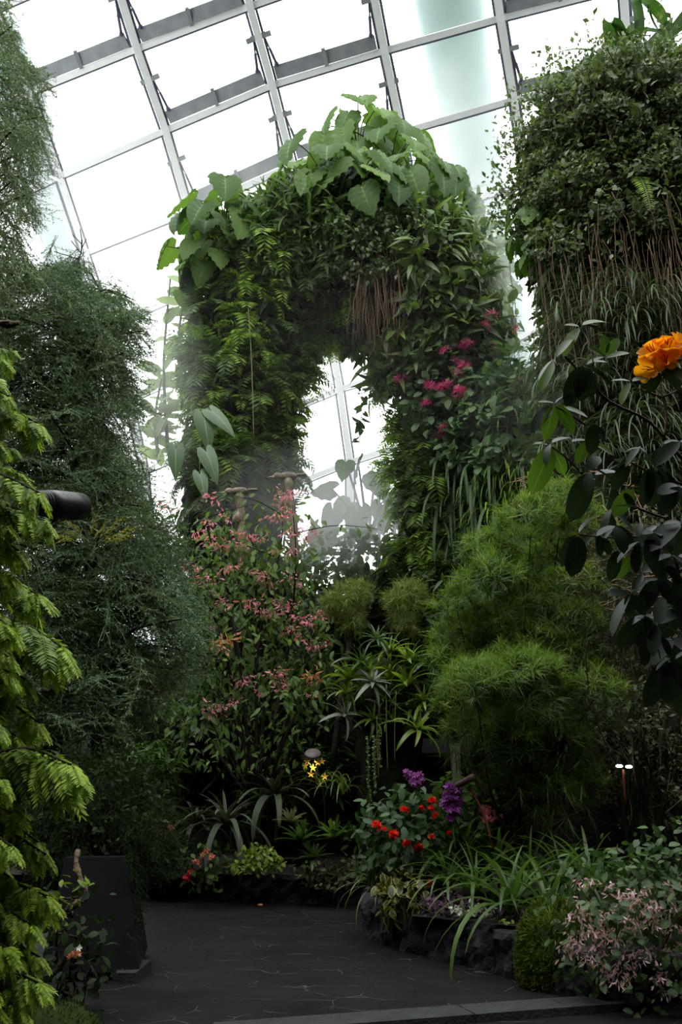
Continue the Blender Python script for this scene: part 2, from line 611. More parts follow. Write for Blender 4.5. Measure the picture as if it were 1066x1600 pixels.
_S = np.linalg.lstsq(_A, _B, rcond=None)[0]
def net_px(i, j):
    if (i, j) in KN: return np.array(KN[(i, j)], float)
    return np.array(poly_terms(i, j)) @ _S
def roof_at(px, py, off=0.0):
    d = ray(px, py); t = d[2] / d[1]
    return EYE + d * ((44.0 + off - 16.0 * t) / d[1])
def node(i, j): return roof_at(*net_px(i, j))
def inward(p):  # from the roof towards the hall
    return nrm(np.array([0, 0, 6.0]) + np.array([0, 8.0, 0]) - p)
IR, JR = range(-2, 7), range(-1, 12)
for i in IR:
    mb, dk = MB(), MB()
    for j in list(JR)[:-1]:
        a, b = node(i, j), node(i, j + 1); u = inward((a + b) / 2)
        mb.add(beam(a + u * .22, b + u * .22, u, 0.30, 0.44))
        x = nrm(np.cross(b - a, u))
        for s in (-1, 1): dk.add(beam(a + u * .12 + x * s * .21, b + u * .12 + x * s * .21, u, 0.10, 0.16))
    o = mb.build('ceiling_rib', M_STEEL, smooth=False, kind='structure')
    dk.build('gasket', M_GASKET, o, local=True, smooth=False)
for j in JR:
    mb, dk = MB(), MB()
    for i in list(IR)[:-1]:
        a, b = node(i, j), node(i + 1, j); u = inward((a + b) / 2)
        mb.add(beam(a + u * .16, b + u * .16, u, 0.24, 0.3))
        x = nrm(np.cross(b - a, u)); x = x * (-1 if x[2] > 0 else 1)
        dk.add(beam(a + u * .1 + x * .17, b + u * .1 + x * .17, u, 0.07, 0.14))
    o = mb.build('ceiling_purlin', M_STEEL, smooth=False, kind='structure')
    dk.build('gasket', M_GASKET, o, local=True, smooth=False)

m, nt, N, L = nodes_of('roof_glass')
tr = N.new('ShaderNodeBsdfTransparent'); tr.inputs[0].default_value = (0.97, 1.0, 0.985, 1)
gl = N.new('ShaderNodeBsdfGlossy'); gl.inputs['Roughness'].default_value = 0.05
fr = N.new('ShaderNodeFresnel'); fr.inputs[0].default_value = 1.25
mx = N.new('ShaderNodeMixShader'); out = N.new('ShaderNodeOutputMaterial')
L.new(fr.outputs[0], mx.inputs[0]); L.new(tr.outputs[0], mx.inputs[1]); L.new(gl.outputs[0], mx.inputs[2]); L.new(mx.outputs[0], out.inputs[0])
M_GLASS = m
mb = MB()
for i in list(IR)[:-1]:
    for j in list(JR)[:-1]:
        c = [node(i, j), node(i + 1, j), node(i + 1, j + 1), node(i, j + 1)]; m_ = sum(c) / 4
        mb.add(T([m_ + (p - m_) * 0.985 - inward(m_) * 0.05 for p in c], [(0, 1, 2, 3)]))
mb.build('window_1', M_GLASS, smooth=False, kind='structure')

# big pale arches of the hall that stand outside the glass
for pts, wd in (([(700, -120), (702, 0), (722, 130), (752, 300), (782, 450), (805, 580), (822, 720), (832, 860)], [98, 94, 86, 74, 64, 56, 50, 46]),
                ([(-20, 40), (30, 150), (62, 260), (92, 380), (118, 500), (140, 640), (160, 800)], [70, 66, 62, 56, 50, 46, 44])):
    P = np.array([roof_at(x, y, 5.0) for x, y in pts]); R = np.array([k * 0.5 * np.linalg.norm(p - EYE) / FPX / 1.03 for k, p in zip(wd, P)])
    mb = MB(); mb.add(tube(smooth_path(P, 24), np.interp(np.linspace(0, 1, 24), np.linspace(0, 1, len(R)), R), 20))
    mb.build('exterior_arch_beam', M_ARCH, kind='structure')

# opened vents: grey bar over a purlin, clip in its middle, gas stays at its ends
def vent(i, j, label, stays=(True, True), x0=.06, x1=.94):
    a, b = node(i, j), node(i + 1, j); u = inward((a + b) / 2)
    ua, ub = node(i, j - 1), node(i + 1, j - 1)
    al, bl = nrm(ua - a), nrm(ub - b)
    p0, p1 = a + (b - a) * x0 + al * .42 + u * .2, a + (b - a) * x1 + bl * .42 + u * .2
    t = thing('roof_vent', label, 'roof vent', (p0 + p1) / 2, 'opened vents in the glass roof')
    mb = MB(); mb.add(beam(p0, p1, u, 0.52, 0.14)); mb.build('vent_sash', M_VENT, t, smooth=False)
    mb = MB(); c = (p0 + p1) / 2 + u * .12; mb.add(beam(c - nrm(al + bl) * .32, c + nrm(al + bl) * .38, u, 0.16, 0.12)); mb.build('clip', M_VENT, t, smooth=False)
    for (base, di, end, on, s) in ((a, ua - a, p0, stays[0], 1), (b, ub - b, p1, stays[1], -1)):
        if not on: continue
        x = nrm(b - a) * s
        top = base + di * .62 + u * .3 + x * .25; e = end + x * 0.15 + nrm(di) * .3 + u * .1
        mb = MB(); mb.add(tube([top, e], 0.035, 6)); mb.add(tube([e - (e - top) * .55, e], 0.06, 6)); o = mb.build('gas_stay', M_ROD, t)
        mb = MB(); mb.add(beam(top - x * .55, top + x * .3, u, 0.2, 0.14)); mb.build('bracket', M_VENT, t, smooth=False)
        mb = MB(); mb.add(blob(e, .11, 1, 0)); mb.build('hinge', M_ROD, t)
vent(0, 1, 'long grey opened roof vent beside the hanging conifer, leftmost and topmost of the vents')
vent(1, 1, 'grey opened roof vent at the top edge, next right of the leftmost vent')
vent(1, 2, 'grey opened roof vent one row above the lowest, left of the second full rib')
vent(2, 2, 'grey opened roof vent spanning the bay straight above the arch top')
vent(1, 3, 'pale grey opened roof vent just above the left shoulder of the planted arch')
vent(2, 3, 'grey opened roof vent half hidden by the leaves on top of the arch', (True, True))
vent(4, 2, 'grey opened roof vent at the top right, left of the banana-like fern')
vent(4, 3, 'grey opened roof vent whose end meets the big shrub column')

# ------------------------------------------------------------------ floor
m, nt, N, L = nodes_of('wet_slate_paving')
tc = N.new('ShaderNodeTexCoord'); mp = N.new('ShaderNodeMapping'); mp.inputs['Scale'].default_value = (1, 1, 1)
ns = N.new('ShaderNodeTexNoise'); ns.inputs['Scale'].default_value = 1.4; ns.inputs['Detail'].default_value = 4
mixv = N.new('ShaderNodeMix'); mixv.data_type = 'RGBA'; mixv.blend_type = 'LINEAR_LIGHT'; mixv.inputs[0].default_value = 0.12
L.new(tc.outputs['Object'], mp.inputs[0]); L.new(tc.outputs['Object'], ns.inputs['Vector'])
L.new(mp.outputs[0], mixv.inputs[6]); L.new(ns.outputs['Color'], mixv.inputs[7])
vo = N.new('ShaderNodeTexVoronoi'); vo.feature = 'DISTANCE_TO_EDGE'; vo.inputs['Scale'].default_value = 2.3
L.new(mixv.outputs[2], vo.inputs['Vector'])
vc = N.new('ShaderNodeTexVoronoi'); vc.inputs['Scale'].default_value = 2.3; L.new(mixv.outputs[2], vc.inputs['Vector'])
jr = N.new('ShaderNodeMapRange'); jr.inputs[1].default_value = 0.002; jr.inputs[2].default_value = 0.012; L.new(vo.outputs['Distance'], jr.inputs[0])
n2 = N.new('ShaderNodeTexNoise'); n2.inputs['Scale'].default_value = 1.1; n2.inputs['Detail'].default_value = 7; L.new(tc.outputs['Object'], n2.inputs['Vector'])
rp = N.new('ShaderNodeValToRGB'); rp.color_ramp.elements[0].position = .3; rp.color_ramp.elements[0].color = lin((11, 10, 9)); rp.color_ramp.elements[1].position = .7; rp.color_ramp.elements[1].color = lin((27, 26, 24))
L.new(n2.outputs['Fac'], rp.inputs[0])
# glints of the stone edges, painted pale along some of the joints
n3 = N.new('ShaderNodeTexNoise'); n3.inputs['Scale'].default_value = 2.6; L.new(tc.outputs['Object'], n3.inputs['Vector'])
pr = N.new('ShaderNodeMapRange'); pr.inputs[1].default_value = .52; pr.inputs[2].default_value = .6; L.new(n3.outputs['Fac'], pr.inputs[0])
jm = N.new('ShaderNodeMix'); jm.data_type = 'RGBA'; jm.inputs[6].default_value = lin((16, 16, 16)); jm.inputs[7].default_value = lin((84, 82, 78)); L.new(pr.outputs[0], jm.inputs[0])
fm = N.new('ShaderNodeMix'); fm.data_type = 'RGBA'; L.new(jr.outputs[0], fm.inputs[0]); L.new(jm.outputs[2], fm.inputs[6]); L.new(rp.outputs[0], fm.inputs[7])
p = N.new('ShaderNodeBsdfPrincipled'); p.inputs['Roughness'].default_value = 0.6; p.inputs['Specular IOR Level'].default_value = .12
L.new(fm.outputs[2], p.inputs['Base Color'])
ba = N.new('ShaderNodeMath'); ba.operation = 'MULTIPLY_ADD'; ba.inputs[1].default_value = 0.35
n4 = N.new('ShaderNodeTexNoise'); n4.inputs['Scale'].default_value = 9; n4.inputs['Detail'].default_value = 6; L.new(tc.outputs['Object'], n4.inputs['Vector'])
L.new(n4.outputs['Fac'], ba.inputs[0]); L.new(jr.outputs[0], ba.inputs[2])
bu = N.new('ShaderNodeBump'); bu.inputs['Strength'].default_value = .5; bu.inputs['Distance'].default_value = .03
L.new(ba.outputs[0], bu.inputs['Height']); L.new(bu.outputs[0], p.inputs['Normal'])
out = N.new('ShaderNodeOutputMaterial'); L.new(p.outputs[0], out.inputs[0])
M_FLOOR = m
mb = MB(); mb.add(T([(-16, -8, 0), (16, -8, 0), (16, 46, 0), (-16, 46, 0)], [(0, 1, 2, 3)]))
mb.build('floor', M_FLOOR, kind='structure')

# flush kerb slabs that cross the bottom of the view
kp = [ground(330, 1612), ground(715, 1583), ground(860, 1572), ground(1010, 1562), ground(1200, 1549)]
mb = MB()
for a, b in zip(kp[:-1], kp[1:]):
    t = nrm(b - a); sd = np.array([t[1], -t[0], 0]); L_ = np.linalg.norm(b - a) - .012
    c = (a + b) / 2 + sd * .17; mb.add(box((c[0], c[1], .03), L_, .34, .06, np.stack([t, -sd, UP], axis=1)))
mb.build('trim_1', M_KERB, smooth=False, kind='structure')

# unseen mountain faces at the sides and rear, added to block low light
for nm, v in (('shade_wall_left', [(-14, -8, 0), (-14, 24, 0), (-14, 24, 15), (-14, -8, 22)]), ('shade_wall_right', [(15, -8, 0), (15, 40, 0), (17, 40, 16), (17, -8, 24)]),
              ('shade_wall_rear', [(-15, -7, 0), (15, -7, 0), (17, -5, 24), (-14, -5, 22)])):
    mb = MB(); g = []
    n_ = 24
    v = np.array(v, float)
    for a in np.linspace(0, 1, n_):
        for b in np.linspace(0, 1, n_):
            g.append((v[0] * (1 - a) + v[1] * a) * (1 - b) + (v[3] * (1 - a) + v[2] * a) * b)
    g = lumpy(np.array(g), 0.8, 0.25)
    mb.add(T(g, [(a * n_ + b, (a + 1) * n_ + b, (a + 1) * n_ + b + 1, a * n_ + b + 1) for a in range(n_ - 1) for b in range(n_ - 1)]))
    mb.build(nm, M_ROCK, kind='structure')

# unseen slab above and behind the viewer, added to darken the lower hall
mb = MB(); mb.add(box((8.2, -2.7, 6.6), 17.6, 9.4, 1.2)); mb.build('overhead_shade_slab', M_BLACKWALL, smooth=False, kind='structure')

# planted bank behind the arch
g = []; nx, ny = 40, 14
for a in np.linspace(-14, 14, nx):
    top = np.interp(a, [-14, -7, -5.2, -3.2, -1.5, 4, 6, 14], [6.5, 6.3, 5.4, 7.4, 7.8, 7.6, 7, 7])
    for b in np.linspace(0, 1, ny):
        g.append((a, 19.5 + 5 * b ** 1.4, top * b))
g = lumpy(np.array(g), .5, .5)
mb = MB(); mb.add(T(g, [(a * ny + b, (a + 1) * ny + b, (a + 1) * ny + b + 1, a * ny + b + 1) for a in range(nx - 1) for b in range(ny - 1)]))
BANK = mb.bvh(); mb.build('hill', M_ROCK, kind='structure')

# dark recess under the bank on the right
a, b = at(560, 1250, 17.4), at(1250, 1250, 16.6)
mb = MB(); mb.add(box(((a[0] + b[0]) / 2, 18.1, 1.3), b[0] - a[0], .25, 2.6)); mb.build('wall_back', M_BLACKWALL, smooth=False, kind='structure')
z1 = at(650, 1166, 17.7)[2]
mb = MB(); mb.add(box(((a[0] + b[0]) / 2, 17.75, z1), b[0] - a[0], .4, .28)); mb.build('beam', roughmat('dark_lintel', (30, 31, 31), (40, 41, 41), 2, .7, .1), smooth=False, kind='structure')
pa, pb = at(712, 1190, 17.4), at(712, 1250, 17.4)
mb = MB(); mb.add(box((pa[0], 17.4, pa[2] / 2 + .1), 14 * mpp(712, 1220, 16.6), .2, pa[2] + .5)); mb.build('column', roughmat('pale_concrete_post', (84, 84, 74), (98, 98, 88), 4, .8, .1), smooth=False, kind='structure')

# ------------------------------------------------------------------ planters
def stone_planter(base, h, label, bw, cap_depth=1.2):
    """a low wall of rough upright stone blocks along the ground line `base`, soil behind it"""
    base = np.array([(p[0], p[1], 0) for p in base])
    L_ = np.concatenate([[0], np.cumsum(np.linalg.norm(np.diff(base, axis=0), axis=1))]); tot = L_[-1]
    t = thing('stone_planter', label, 'planter', (*base.mean(axis=0)[:2], 0))
    s = 0.0
    while s < tot - .1:
        w_ = bw * rng.uniform(.75, 1.35); e = min(s + w_, tot)
        if tot - e < .15: e = tot
        p0 = np.array([np.interp(s, L_, base[:, k]) for k in range(3)]); p1 = np.array([np.interp(e, L_, base[:, k]) for k in range(3)])
        d = nrm(p1 - p0); out_ = np.array([d[1], -d[0], 0]); hh = h * rng.uniform(.93, 1.06); wd = np.linalg.norm(p1 - p0)
        # gridded block with a broken face
        nu, nv = 7, 7; V = []
        for iu in range(nu):
            for iv in range(nv):
                u, v = iu / (nu - 1), iv / (nv - 1); edge = min(u, 1 - u, v + .3, 1 - v)
                pr = -.03 * (edge < .05) + 0.0
                q = p0 + d * wd * (.012 + .976 * u) + UP * hh * v
                dis = nvec(q * 7); dis2 = nvec(q * 21 + 5)
                V.append(q + out_ * (pr + .055 * dis[0] + .025 * dis2[0]) + UP * .015 * dis[1] * v)
        k = len(V)
        for iu in range(nu): V.append(p0 + d * wd * (.012 + .976 * iu / (nu - 1)) + UP * hh - out_ * .28)
        for iu in range(nu): V.append(p0 + d * wd * (.012 + .976 * iu / (nu - 1)) - out_ * .28)
        Q = [(a * nv + b, (a + 1) * nv + b, (a + 1) * nv + b + 1, a * nv + b + 1) for a in range(nu - 1) for b in range(nv - 1)]
        Q += [(a * nv + nv - 1, (a + 1) * nv + nv - 1, k + a + 1, k + a) for a in range(nu - 1)]
        Q += [(k + a, k + a + 1, k + nu + a + 1, k + nu + a) for a in range(nu - 1)]
        mb = MB(); mb.add(T(V, Q))
        for (A, r0) in ((0, 0), (nu - 1, nu - 1)):
            col_ = [A * nv + b for b in range(nv)]
            mb2 = T(np.array([V[c] for c in col_] + [V[k + r0], V[k + nu + r0]]), [(b, b + 1, nv, nv + 1) for b in range(nv - 1)]); mb.add(mb2)
        mb.build('stone_block', M_SLATE_BLOCK, t, smooth=False)
        s = e
    # soil bed
    nb = []
    for p, q in zip(base[:-1], base[1:]): pass
    din = []
    for i in range(len(base)):
        a_ = base[max(i - 1, 0)]; b_ = base[min(i + 1, len(base) - 1)]; d = nrm(b_ - a_); din.append(np.array([-d[1], d[0], 0]))
    V = [*(base + np.array(din) * .1 + UP * (h - .06)), *(base + np.array(din) * cap_depth + UP * (h + .12))]
    n_ = len(base); mb = MB(); mb.add(T(V, [(i, i + 1, n_ + i + 1, n_ + i) for i in range(n_ - 1)])); mb.build('soil', M_SOIL, t)
    return t
stone_planter([ground(190, 1403), ground(300, 1405), ground(410, 1409), ground(505, 1413), ground(556, 1403), ground(580, 1399)], .46,
              'low black stone planter along the far side of the paved court', .5, 2.2)
stone_planter([ground(592, 1412), ground(566, 1440), ground(572, 1468), ground(640, 1490), ground(740, 1513), ground(835, 1540), ground(925, 1572), ground(1010, 1585), ground(1120, 1590)], .43,
              'low black stone planter curving along the right of the paved court', .42, 2.6)
mb = MB()
V = [ground(620, 1440), ground(1300, 1500)]
mb.add(T([(.8, 10.2, .42), (2.4, 8.6, .45), (8, 8.2, .5), (8, 16.6, .7), (1.2, 16.6, .6), (.8, 13.5, .45)], [(0, 1, 2, 3), (0, 3, 4, 5)]))
mb.add(T([(-6.5, 15.9, .42), (-.2, 15.8, .42), (1.0, 17.0, .5), (1.0, 20.5, .6), (-10, 20.5, .6), (-10, 15.9, .42)], [(0, 1, 2, 3), (0, 3, 4, 5)]))
mb.build('ground', M_SOIL, kind='structure')

# tapered black plinth on the left
fr_, fl_ = ground(217, 1531), ground(60, 1536)
bk = np.array([-.25, 1.5, 0]); hh = 1.02; ins = np.array([-.235, .05, 0])
V = [fl_, fr_, fr_ + bk, fl_ + bk]; V += [V[0] + UP * hh + (.1, .1, 0), V[1] + UP * hh + ins, V[2] + UP * hh + ins - (0, .15, 0), V[3] + UP * hh + (.1, -.1, 0)]
V = np.array(V) + UP * .07
t = thing('plinth', 'tapered matt black plinth under the dark shrub, with sloping edge', 'plinth', (*V[:4].mean(axis=0)[:2], 0))
mb = MB(); mb.add(T(V, [(0, 1, 5, 4), (1, 2, 6, 5), (2, 3, 7, 6), (3, 0, 4, 7), (4, 5, 6, 7)])); mb.build('body', M_BLACKBOX, t, smooth=False)
g0 = ground(175, 1537); g1 = ground(212, 1536)
mb = MB(); mb.add(box(((g0[0] + g1[0]) / 2, g0[1] + .35, .045), g1[0] - g0[0], .7, .09)); s_ = mb.build('base_slab', M_KERB, t, smooth=False); s_['label'] = 'grey stone base slab'
# ------------------------------------------------------------------ leaf materials
G_PHILO = leafmat('philodendron_leaf', (54, 84, 34), (98, 126, 58), .55, .35, .25, rib=(96, 130, 58))
G_PHILO_DK = leafmat('elephant_ear_leaf', (44, 66, 40), (70, 92, 58), .5, .35, .4, rib=(92, 110, 76))
G_FERN = leafmat('arch_fern_leaf', (86, 118, 32), (146, 176, 60), .55, .4, .25)
G_FERN_DK = leafmat('dark_fern_leaf', (52, 76, 32), (92, 118, 52), .55, .35, .25)
G_FILL = leafmat('arch_filler_leaf', (38, 56, 28), (76, 98, 48), .6, .25, .3)
G_SMALL = leafmat('small_shrub_leaf', (58, 82, 40), (106, 126, 72), .4, .25, .5)
G_GREY = leafmat('grey_green_shrub_leaf', (54, 70, 40), (112, 128, 84), .5, .25, .3)
G_PINKBUSH = leafmat('matt_round_leaf', (54, 84, 44), (92, 122, 68), .5, .3, .4, rib=(96, 120, 80))
G_STRAP = leafmat('hanging_strap_leaf', (50, 74, 40), (84, 108, 66), .5, .35, .25)
G_BROM = leafmat('bromeliad_leaf', (58, 84, 34), (116, 136, 62), .4, .3, .5)
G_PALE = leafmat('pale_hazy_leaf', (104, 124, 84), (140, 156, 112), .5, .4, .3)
G_ANTH = leafmat('long_heart_leaf', (82, 108, 76), (106, 130, 96), .45, .3, .5, rib=(160, 176, 140))
F_PINK = leafmat('magenta_petal', (196, 44, 120), (232, 92, 160), .6, .3, .2)
F_REDBROM = leafmat('faded_red_bract', (120, 62, 40), (160, 96, 50), .6, .2, .2)
M_ROOT = leafmat('hanging_root', (84, 66, 52), (122, 98, 78), .8, 0, .2)
M_VINE = leafmat('pale_hanging_stem', (120, 112, 70), (146, 136, 92), .7, 0, .2)
M_STALK = leafmat('green_stalk', (60, 74, 34), (84, 96, 48), .6, 0, .3)

# ------------------------------------------------------------------ leaf templates
t_philo = [heart(.95, 7, .10, d, c) for d, c in ((.3, .1), (.45, -.05), (.2, .2))]
t_heart = heart(.8, 0, 0, .25, .12)
t_longheart = heart(.62, 0, 0, .3, .1, 1.25)
t_leaf = leaf(4, .42, .2, .2, .7, .8)
t_oval = leaf(4, .55, .15, .2, .6, .6)
t_lance = leaf(5, .22, .25, .35, .6, 1.0)
t_small = leaf(2, .55, .2, .1, .6, .6)


def plant_clump(name, label, cat, leaves, n, l, reach, mat, stalkmat, dome=(10, 85), hang=.6, group=None, sink=.35, flat=0.5):
    """broad leaves on stalks that spring from one crown; built round its own origin"""
    t = thing(name, label, cat, (0, 0, 0), group)
    fo, st = MB(), MB()
    for i in range(n):
        az = i * 2.39996 + rng.normal() * .25; el = math.radians(dome[1] + (dome[0] - dome[1]) * ((i + .5) / n) ** .8 + rng.normal() * 6)
        r = reach * rng.uniform(.7, 1.1); h = np.array((math.cos(az), math.sin(az), 0))
        tip = h * math.cos(el) * r + UP * math.sin(el) * r
        mid = h * math.cos(el) * r * .4 + UP * (math.sin(el) * r * .75)
        st.add(tube(smooth_path([(0, 0, -sink * reach * .5), mid, tip], 6), np.linspace(.022, .012, 6) * (l / .8), 4))
        d = h * (1.1 - hang) - UP * hang + rng.normal(size=3) * .2
        z = h * .9 + UP * flat + rng.normal(size=3) * .15
        ll = l * rng.uniform(.75, 1.15)
        fo.inst(leaves[i % len(leaves)], frames(d[None], z[None], ll), tip[None])
    fo.build('foliage', mat, t); st.build('stalk', stalkmat, t, kind='stuff')
    return t


def fern_plant(name, label, n, l, tmpls, mat, out=(10, 75), group=None, spread=1.0, cat='fern'):
    """fronds that spring from a wall: local +Y points away from the wall"""
    t = thing(name, label, cat, (0, 0, 0), group); fo, sk = MB(), MB()
    for i in range(n):
        az = rng.uniform(-PI * .55, PI * .55) * spread; s = l * rng.uniform(.65, 1.1)
        c, k = math.cos(az), math.sin(az); R = np.array([(c, k, 0), (-k, c, 0), (0, 0, 1.0)]).T
        ti = math.radians(rng.uniform(-25, 35)); ct, stt = math.cos(ti), math.sin(ti)
        RX = np.array([(1, 0, 0), (0, ct, -stt), (0, stt, ct)])
        p0 = rng.normal(size=(1, 3)) * .05 * l
        fo.inst(tmpls[i % len(tmpls)], (R @ RX)[None] * s, p0); sk.inst(tmpls[i % len(tmpls)].stem, (R @ RX)[None] * s, p0)
    fo.build('fronds', mat, t); sk.build('stalk', M_STALK, t, kind='stuff')
    return t


def core_tube(P, n, sides=22, amp=.25, sc=.7, squash=1.0):
    """P rows: px, py, Y, radius in photo pixels -> lumpy tube"""
    Q = smooth_path(P, n); pts = np.array([at(a, b, c) for a, b, c, _ in Q]); r = np.array([d * mpp(a, b, c) for a, b, c, d in Q])
    t = tube(pts, r, sides)
    return T(lumpy(t.v, amp, sc), t.q, t.t)


# ------------------------------------------------------------------ the planted arch
AY = 20.0
mb = MB()
mb.add(core_tube([(366, 1180, AY, 78), (366, 1000, AY, 76), (366, 860, AY, 74), (368, 720, AY, 72), (388, 590, AY, 76), (422, 470, AY, 92), (520, 395, AY, 132), (608, 436, AY, 128),
                  (668, 520, AY, 98), (698, 610, AY, 76), (720, 730, AY, 80), (716, 860, AY, 74), (712, 1000, AY, 76), (712, 1180, AY, 78)], 60, 24))
mb.add(blob(at(810, 735, 19.2), (1.5, 1.5, 2.6), 3, .2))
mb.add(blob(at(840, 900, 18.6), (2.0, 1.5, 3.0), 3, .2))
ARCH = mb.bvh(); ARCH_MB = mb
arch = thing('planted_arch', 'tall planted archway in mid-hall with an opening to the glass', 'arch', at(540, 1180, AY))
mb.build('mossy_core', M_MOSSWALL, arch)
P, N_ = over_surface(mb, 9000)
f = MB(); strew(f, t_leaf, P, N_, (.18, .42), .5, .7, .5, .2); strew(f, t_lance, P[::2], N_[::2], (.25, .55), .5, .8, .4, .2)
f.build('foliage', G_FILL, arch)

# big-leaved philodendrons along the top
PHIL = Kind([plant_clump('philodendron', '', 'philodendron', t_philo, 20, .9, 1.3, G_PHILO, M_STALK, (-15, 80), .7, flat=.5),
           plant_clump('philodendron', '', 'philodendron', t_philo, 19, 1.0, 1.4, G_PHILO, M_STALK, (-30, 75), .65, flat=.5)])
def on_arch(px, py, off=0.0, bvh=None):
    h = cast(bvh or ARCH, px, py)
    if h is None:
        return at(px, py, AY), np.array([0, -1.0, .3])
    return h[0] + h[1] * off, h[1]
for (x, y, Y, s, lab) in (
        (560, 232, 20.0, 1.05, 'bright philodendron crowning the very top of the planted arch'),
        (508, 278, 0, .95, 'philodendron on the arch top, next left of the crowning one'),
        (612, 262, 19.7, 1.05, 'philodendron on the arch top, next right of the crowning one'),
        (470, 300, 20.0, .75, 'small philodendron where the arch top dips towards its left shoulder'),
        (545, 300, 0, 1.0, 'philodendron in front below the crowning one, with the largest hanging leaves'),
        (600, 316, 0, .95, 'philodendron hanging lowest at the front of the arch top'),
        (655, 296, 0, 1.0, 'philodendron right of the arch top over a gap of white light'),
        (695, 312, 20.0, .85, 'philodendron at the right end of the arch top, under a tall upright leaf'),
        (706, 345, 20.4, .85, 'hazy philodendron on the upper right flank of the arch, in the mist'),
        (738, 392, 20.8, .7, 'hazy philodendron in the mist, second down the right flank of the arch'),
        (748, 450, 20.8, .75, 'hazy philodendron in the mist, third down the right flank of the arch'),
        (752, 515, 20.8, .7, 'hazy philodendron lowest in the mist on the right flank of the arch'),
        (350, 356, 18.3, .85, 'philodendron topmost on the left shoulder of the arch'),
        (326, 390, 18.5, .75, 'philodendron at the outer edge of the left shoulder of the arch, against the glass'),
        (375, 362, 19.0, .8, 'philodendron on the left shoulder of the arch, nearest the ferns'),
        (322, 436, 18.7, .7, 'dark philodendron hanging lowest from the left shoulder of the arch')):
    PHIL.put(at(x, y, Y) if Y else on_arch(x, y, -.2)[0], rng.uniform(0, 6), s, lab)

# ferns that cover it
t_fr = [frond(9, .36, .1, 35, b, .5, .6, .45) for b in (80, 110, 140)]
FR = Kind([fern_plant('fern', '', 9, 1.15, t_fr, G_FERN), fern_plant('fern', '', 8, 1.0, t_fr, G_FERN), fern_plant('fern', '', 9, 1.1, t_fr, G_FERN)])
FD = Kind([fern_plant('dark_fern', '', 9, 1.1, t_fr, G_FERN_DK), fern_plant('dark_fern', '', 8, 1.2, t_fr, G_FERN_DK)])
LEFTLEG = [(305, 470), (345, 400), (470, 330), (520, 400), (515, 470), (480, 600), (450, 700), (440, 790), (300, 760), (285, 640)]
RIGHTLEG = [(600, 590), (650, 590), (660, 660), (690, 720), (690, 800), (690, 900), (630, 900), (615, 760)]
LEFTHI = [(420, 330), (500, 320), (560, 470), (480, 520), (400, 480)]
k = 0
for x, y in poly_pts(LEFTLEG, 95):
    p, n = on_arch(x, y, .05); dark = rng.uniform() < .45
    (FD if dark else FR).put(p, yaw_of(n) + rng.normal() * .5, rng.uniform(.65, 1.1), 'dark fern among the ferns that cover the left leg of the planted arch' if dark else 'bright yellow-green fern among those that cover the left leg of the planted arch', 'dark ferns on the arch left leg' if dark else 'bright ferns on the arch left leg')
for x, y in poly_pts([(300, 690), (445, 690), (445, 810), (310, 810)], 30):
    p, n = on_arch(x, y, .1); FD.put(p, yaw_of(n) + rng.normal() * .5, rng.uniform(.7, 1.0), 'dim fern at the foot of the arch left leg, above the carved bird posts', 'dim ferns at the foot of the arch left leg')
for x, y in poly_pts(RIGHTLEG, 42):
    p, n = on_arch(x, y, .05); dark = rng.uniform() < .35
    (FD if dark else FR).put(p, yaw_of(n) + rng.normal() * .5, rng.uniform(.7, 1.15), 'dark fern among the ferns on the right leg of the arch, beside the opening' if dark else 'bright green fern among the ferns on the right leg of the arch, beside the opening', 'dark ferns on the arch right leg' if dark else 'bright ferns on the arch right leg')
for x, y in poly_pts([(455, 455), (560, 450), (575, 520), (540, 545), (490, 560), (465, 540)], 18):
    p, n = on_arch(x, y, .1); FR.put(p, yaw_of(n) + rng.normal() * .6, rng.uniform(.6, .95), 'fern under the crown of the arch, between the left-leg ferns and the root curtain', 'ferns under the crown of the arch')
for x, y in ((455, 612), (470, 640), (452, 668), (446, 700), (440, 735), (478, 600), (492, 575)):
    p, n = on_arch(x - 14, y, .1); FR.put(p, yaw_of(np.array([.8, -.5, 0])) + rng.normal() * .3, rng.uniform(.8, 1.05), 'backlit lime fern leaning into the arch opening from its left side', 'backlit ferns at the opening')
for x, y in ((612, 690), (618, 745), (626, 650), (632, 800)):
    p, n = on_arch(x + 12, y, .1); FR.put(p, yaw_of(np.array([-.8, -.5, 0])) + rng.normal() * .3, rng.uniform(.7, 1), 'fern leaning into the arch opening from its right side', 'ferns at the opening, right side')

# small-leaved shrub under the top, with a curtain of roots
fig = thing('trailing_fig', 'small-leaved trailing shrub below the arch top, with a curtain of brown roots', 'shrub', on_arch(590, 400)[0])
P, N_ = scatter(ARCH, [(505, 340), (560, 330), (680, 350), (690, 400), (650, 430), (560, 440), (500, 420)], 3200)
f = MB(); P = P + N_ * rng.uniform(.1, .75, len(P))[:, None]; strew(f, t_small, P, N_, (.1, .2), .5, .2, .8); f.build('foliage', G_SMALL, fig)
f = MB()
def roots(f, poly, n, l, r, bvh, push=.3):
    P, N_ = scatter(bvh, poly, n)
    for p, nn in zip(P, N_):
        h = np.array([nn[0], nn[1], 0]); p = p + nrm(h) * push * rng.uniform(.5, 1.4); ll = rng.uniform(*l)
        pts = [p + UP * .2]; d = rng.normal(size=3) * .04
        for i in range(7):
            pts.append(pts[-1] - UP * ll / 7 + d * (1, 1, 0) * ll / 4 + rng.normal(size=3) * (.03, .03, 0))
        f.add(tube(pts, np.linspace(r, r * .45, len(pts)), 4))
roots(f, [(552, 400), (640, 400), (636, 480), (560, 470)], 130, (1.0, 2.5), .014, ARCH)
f.build('roots', M_ROOT, fig, kind='stuff')

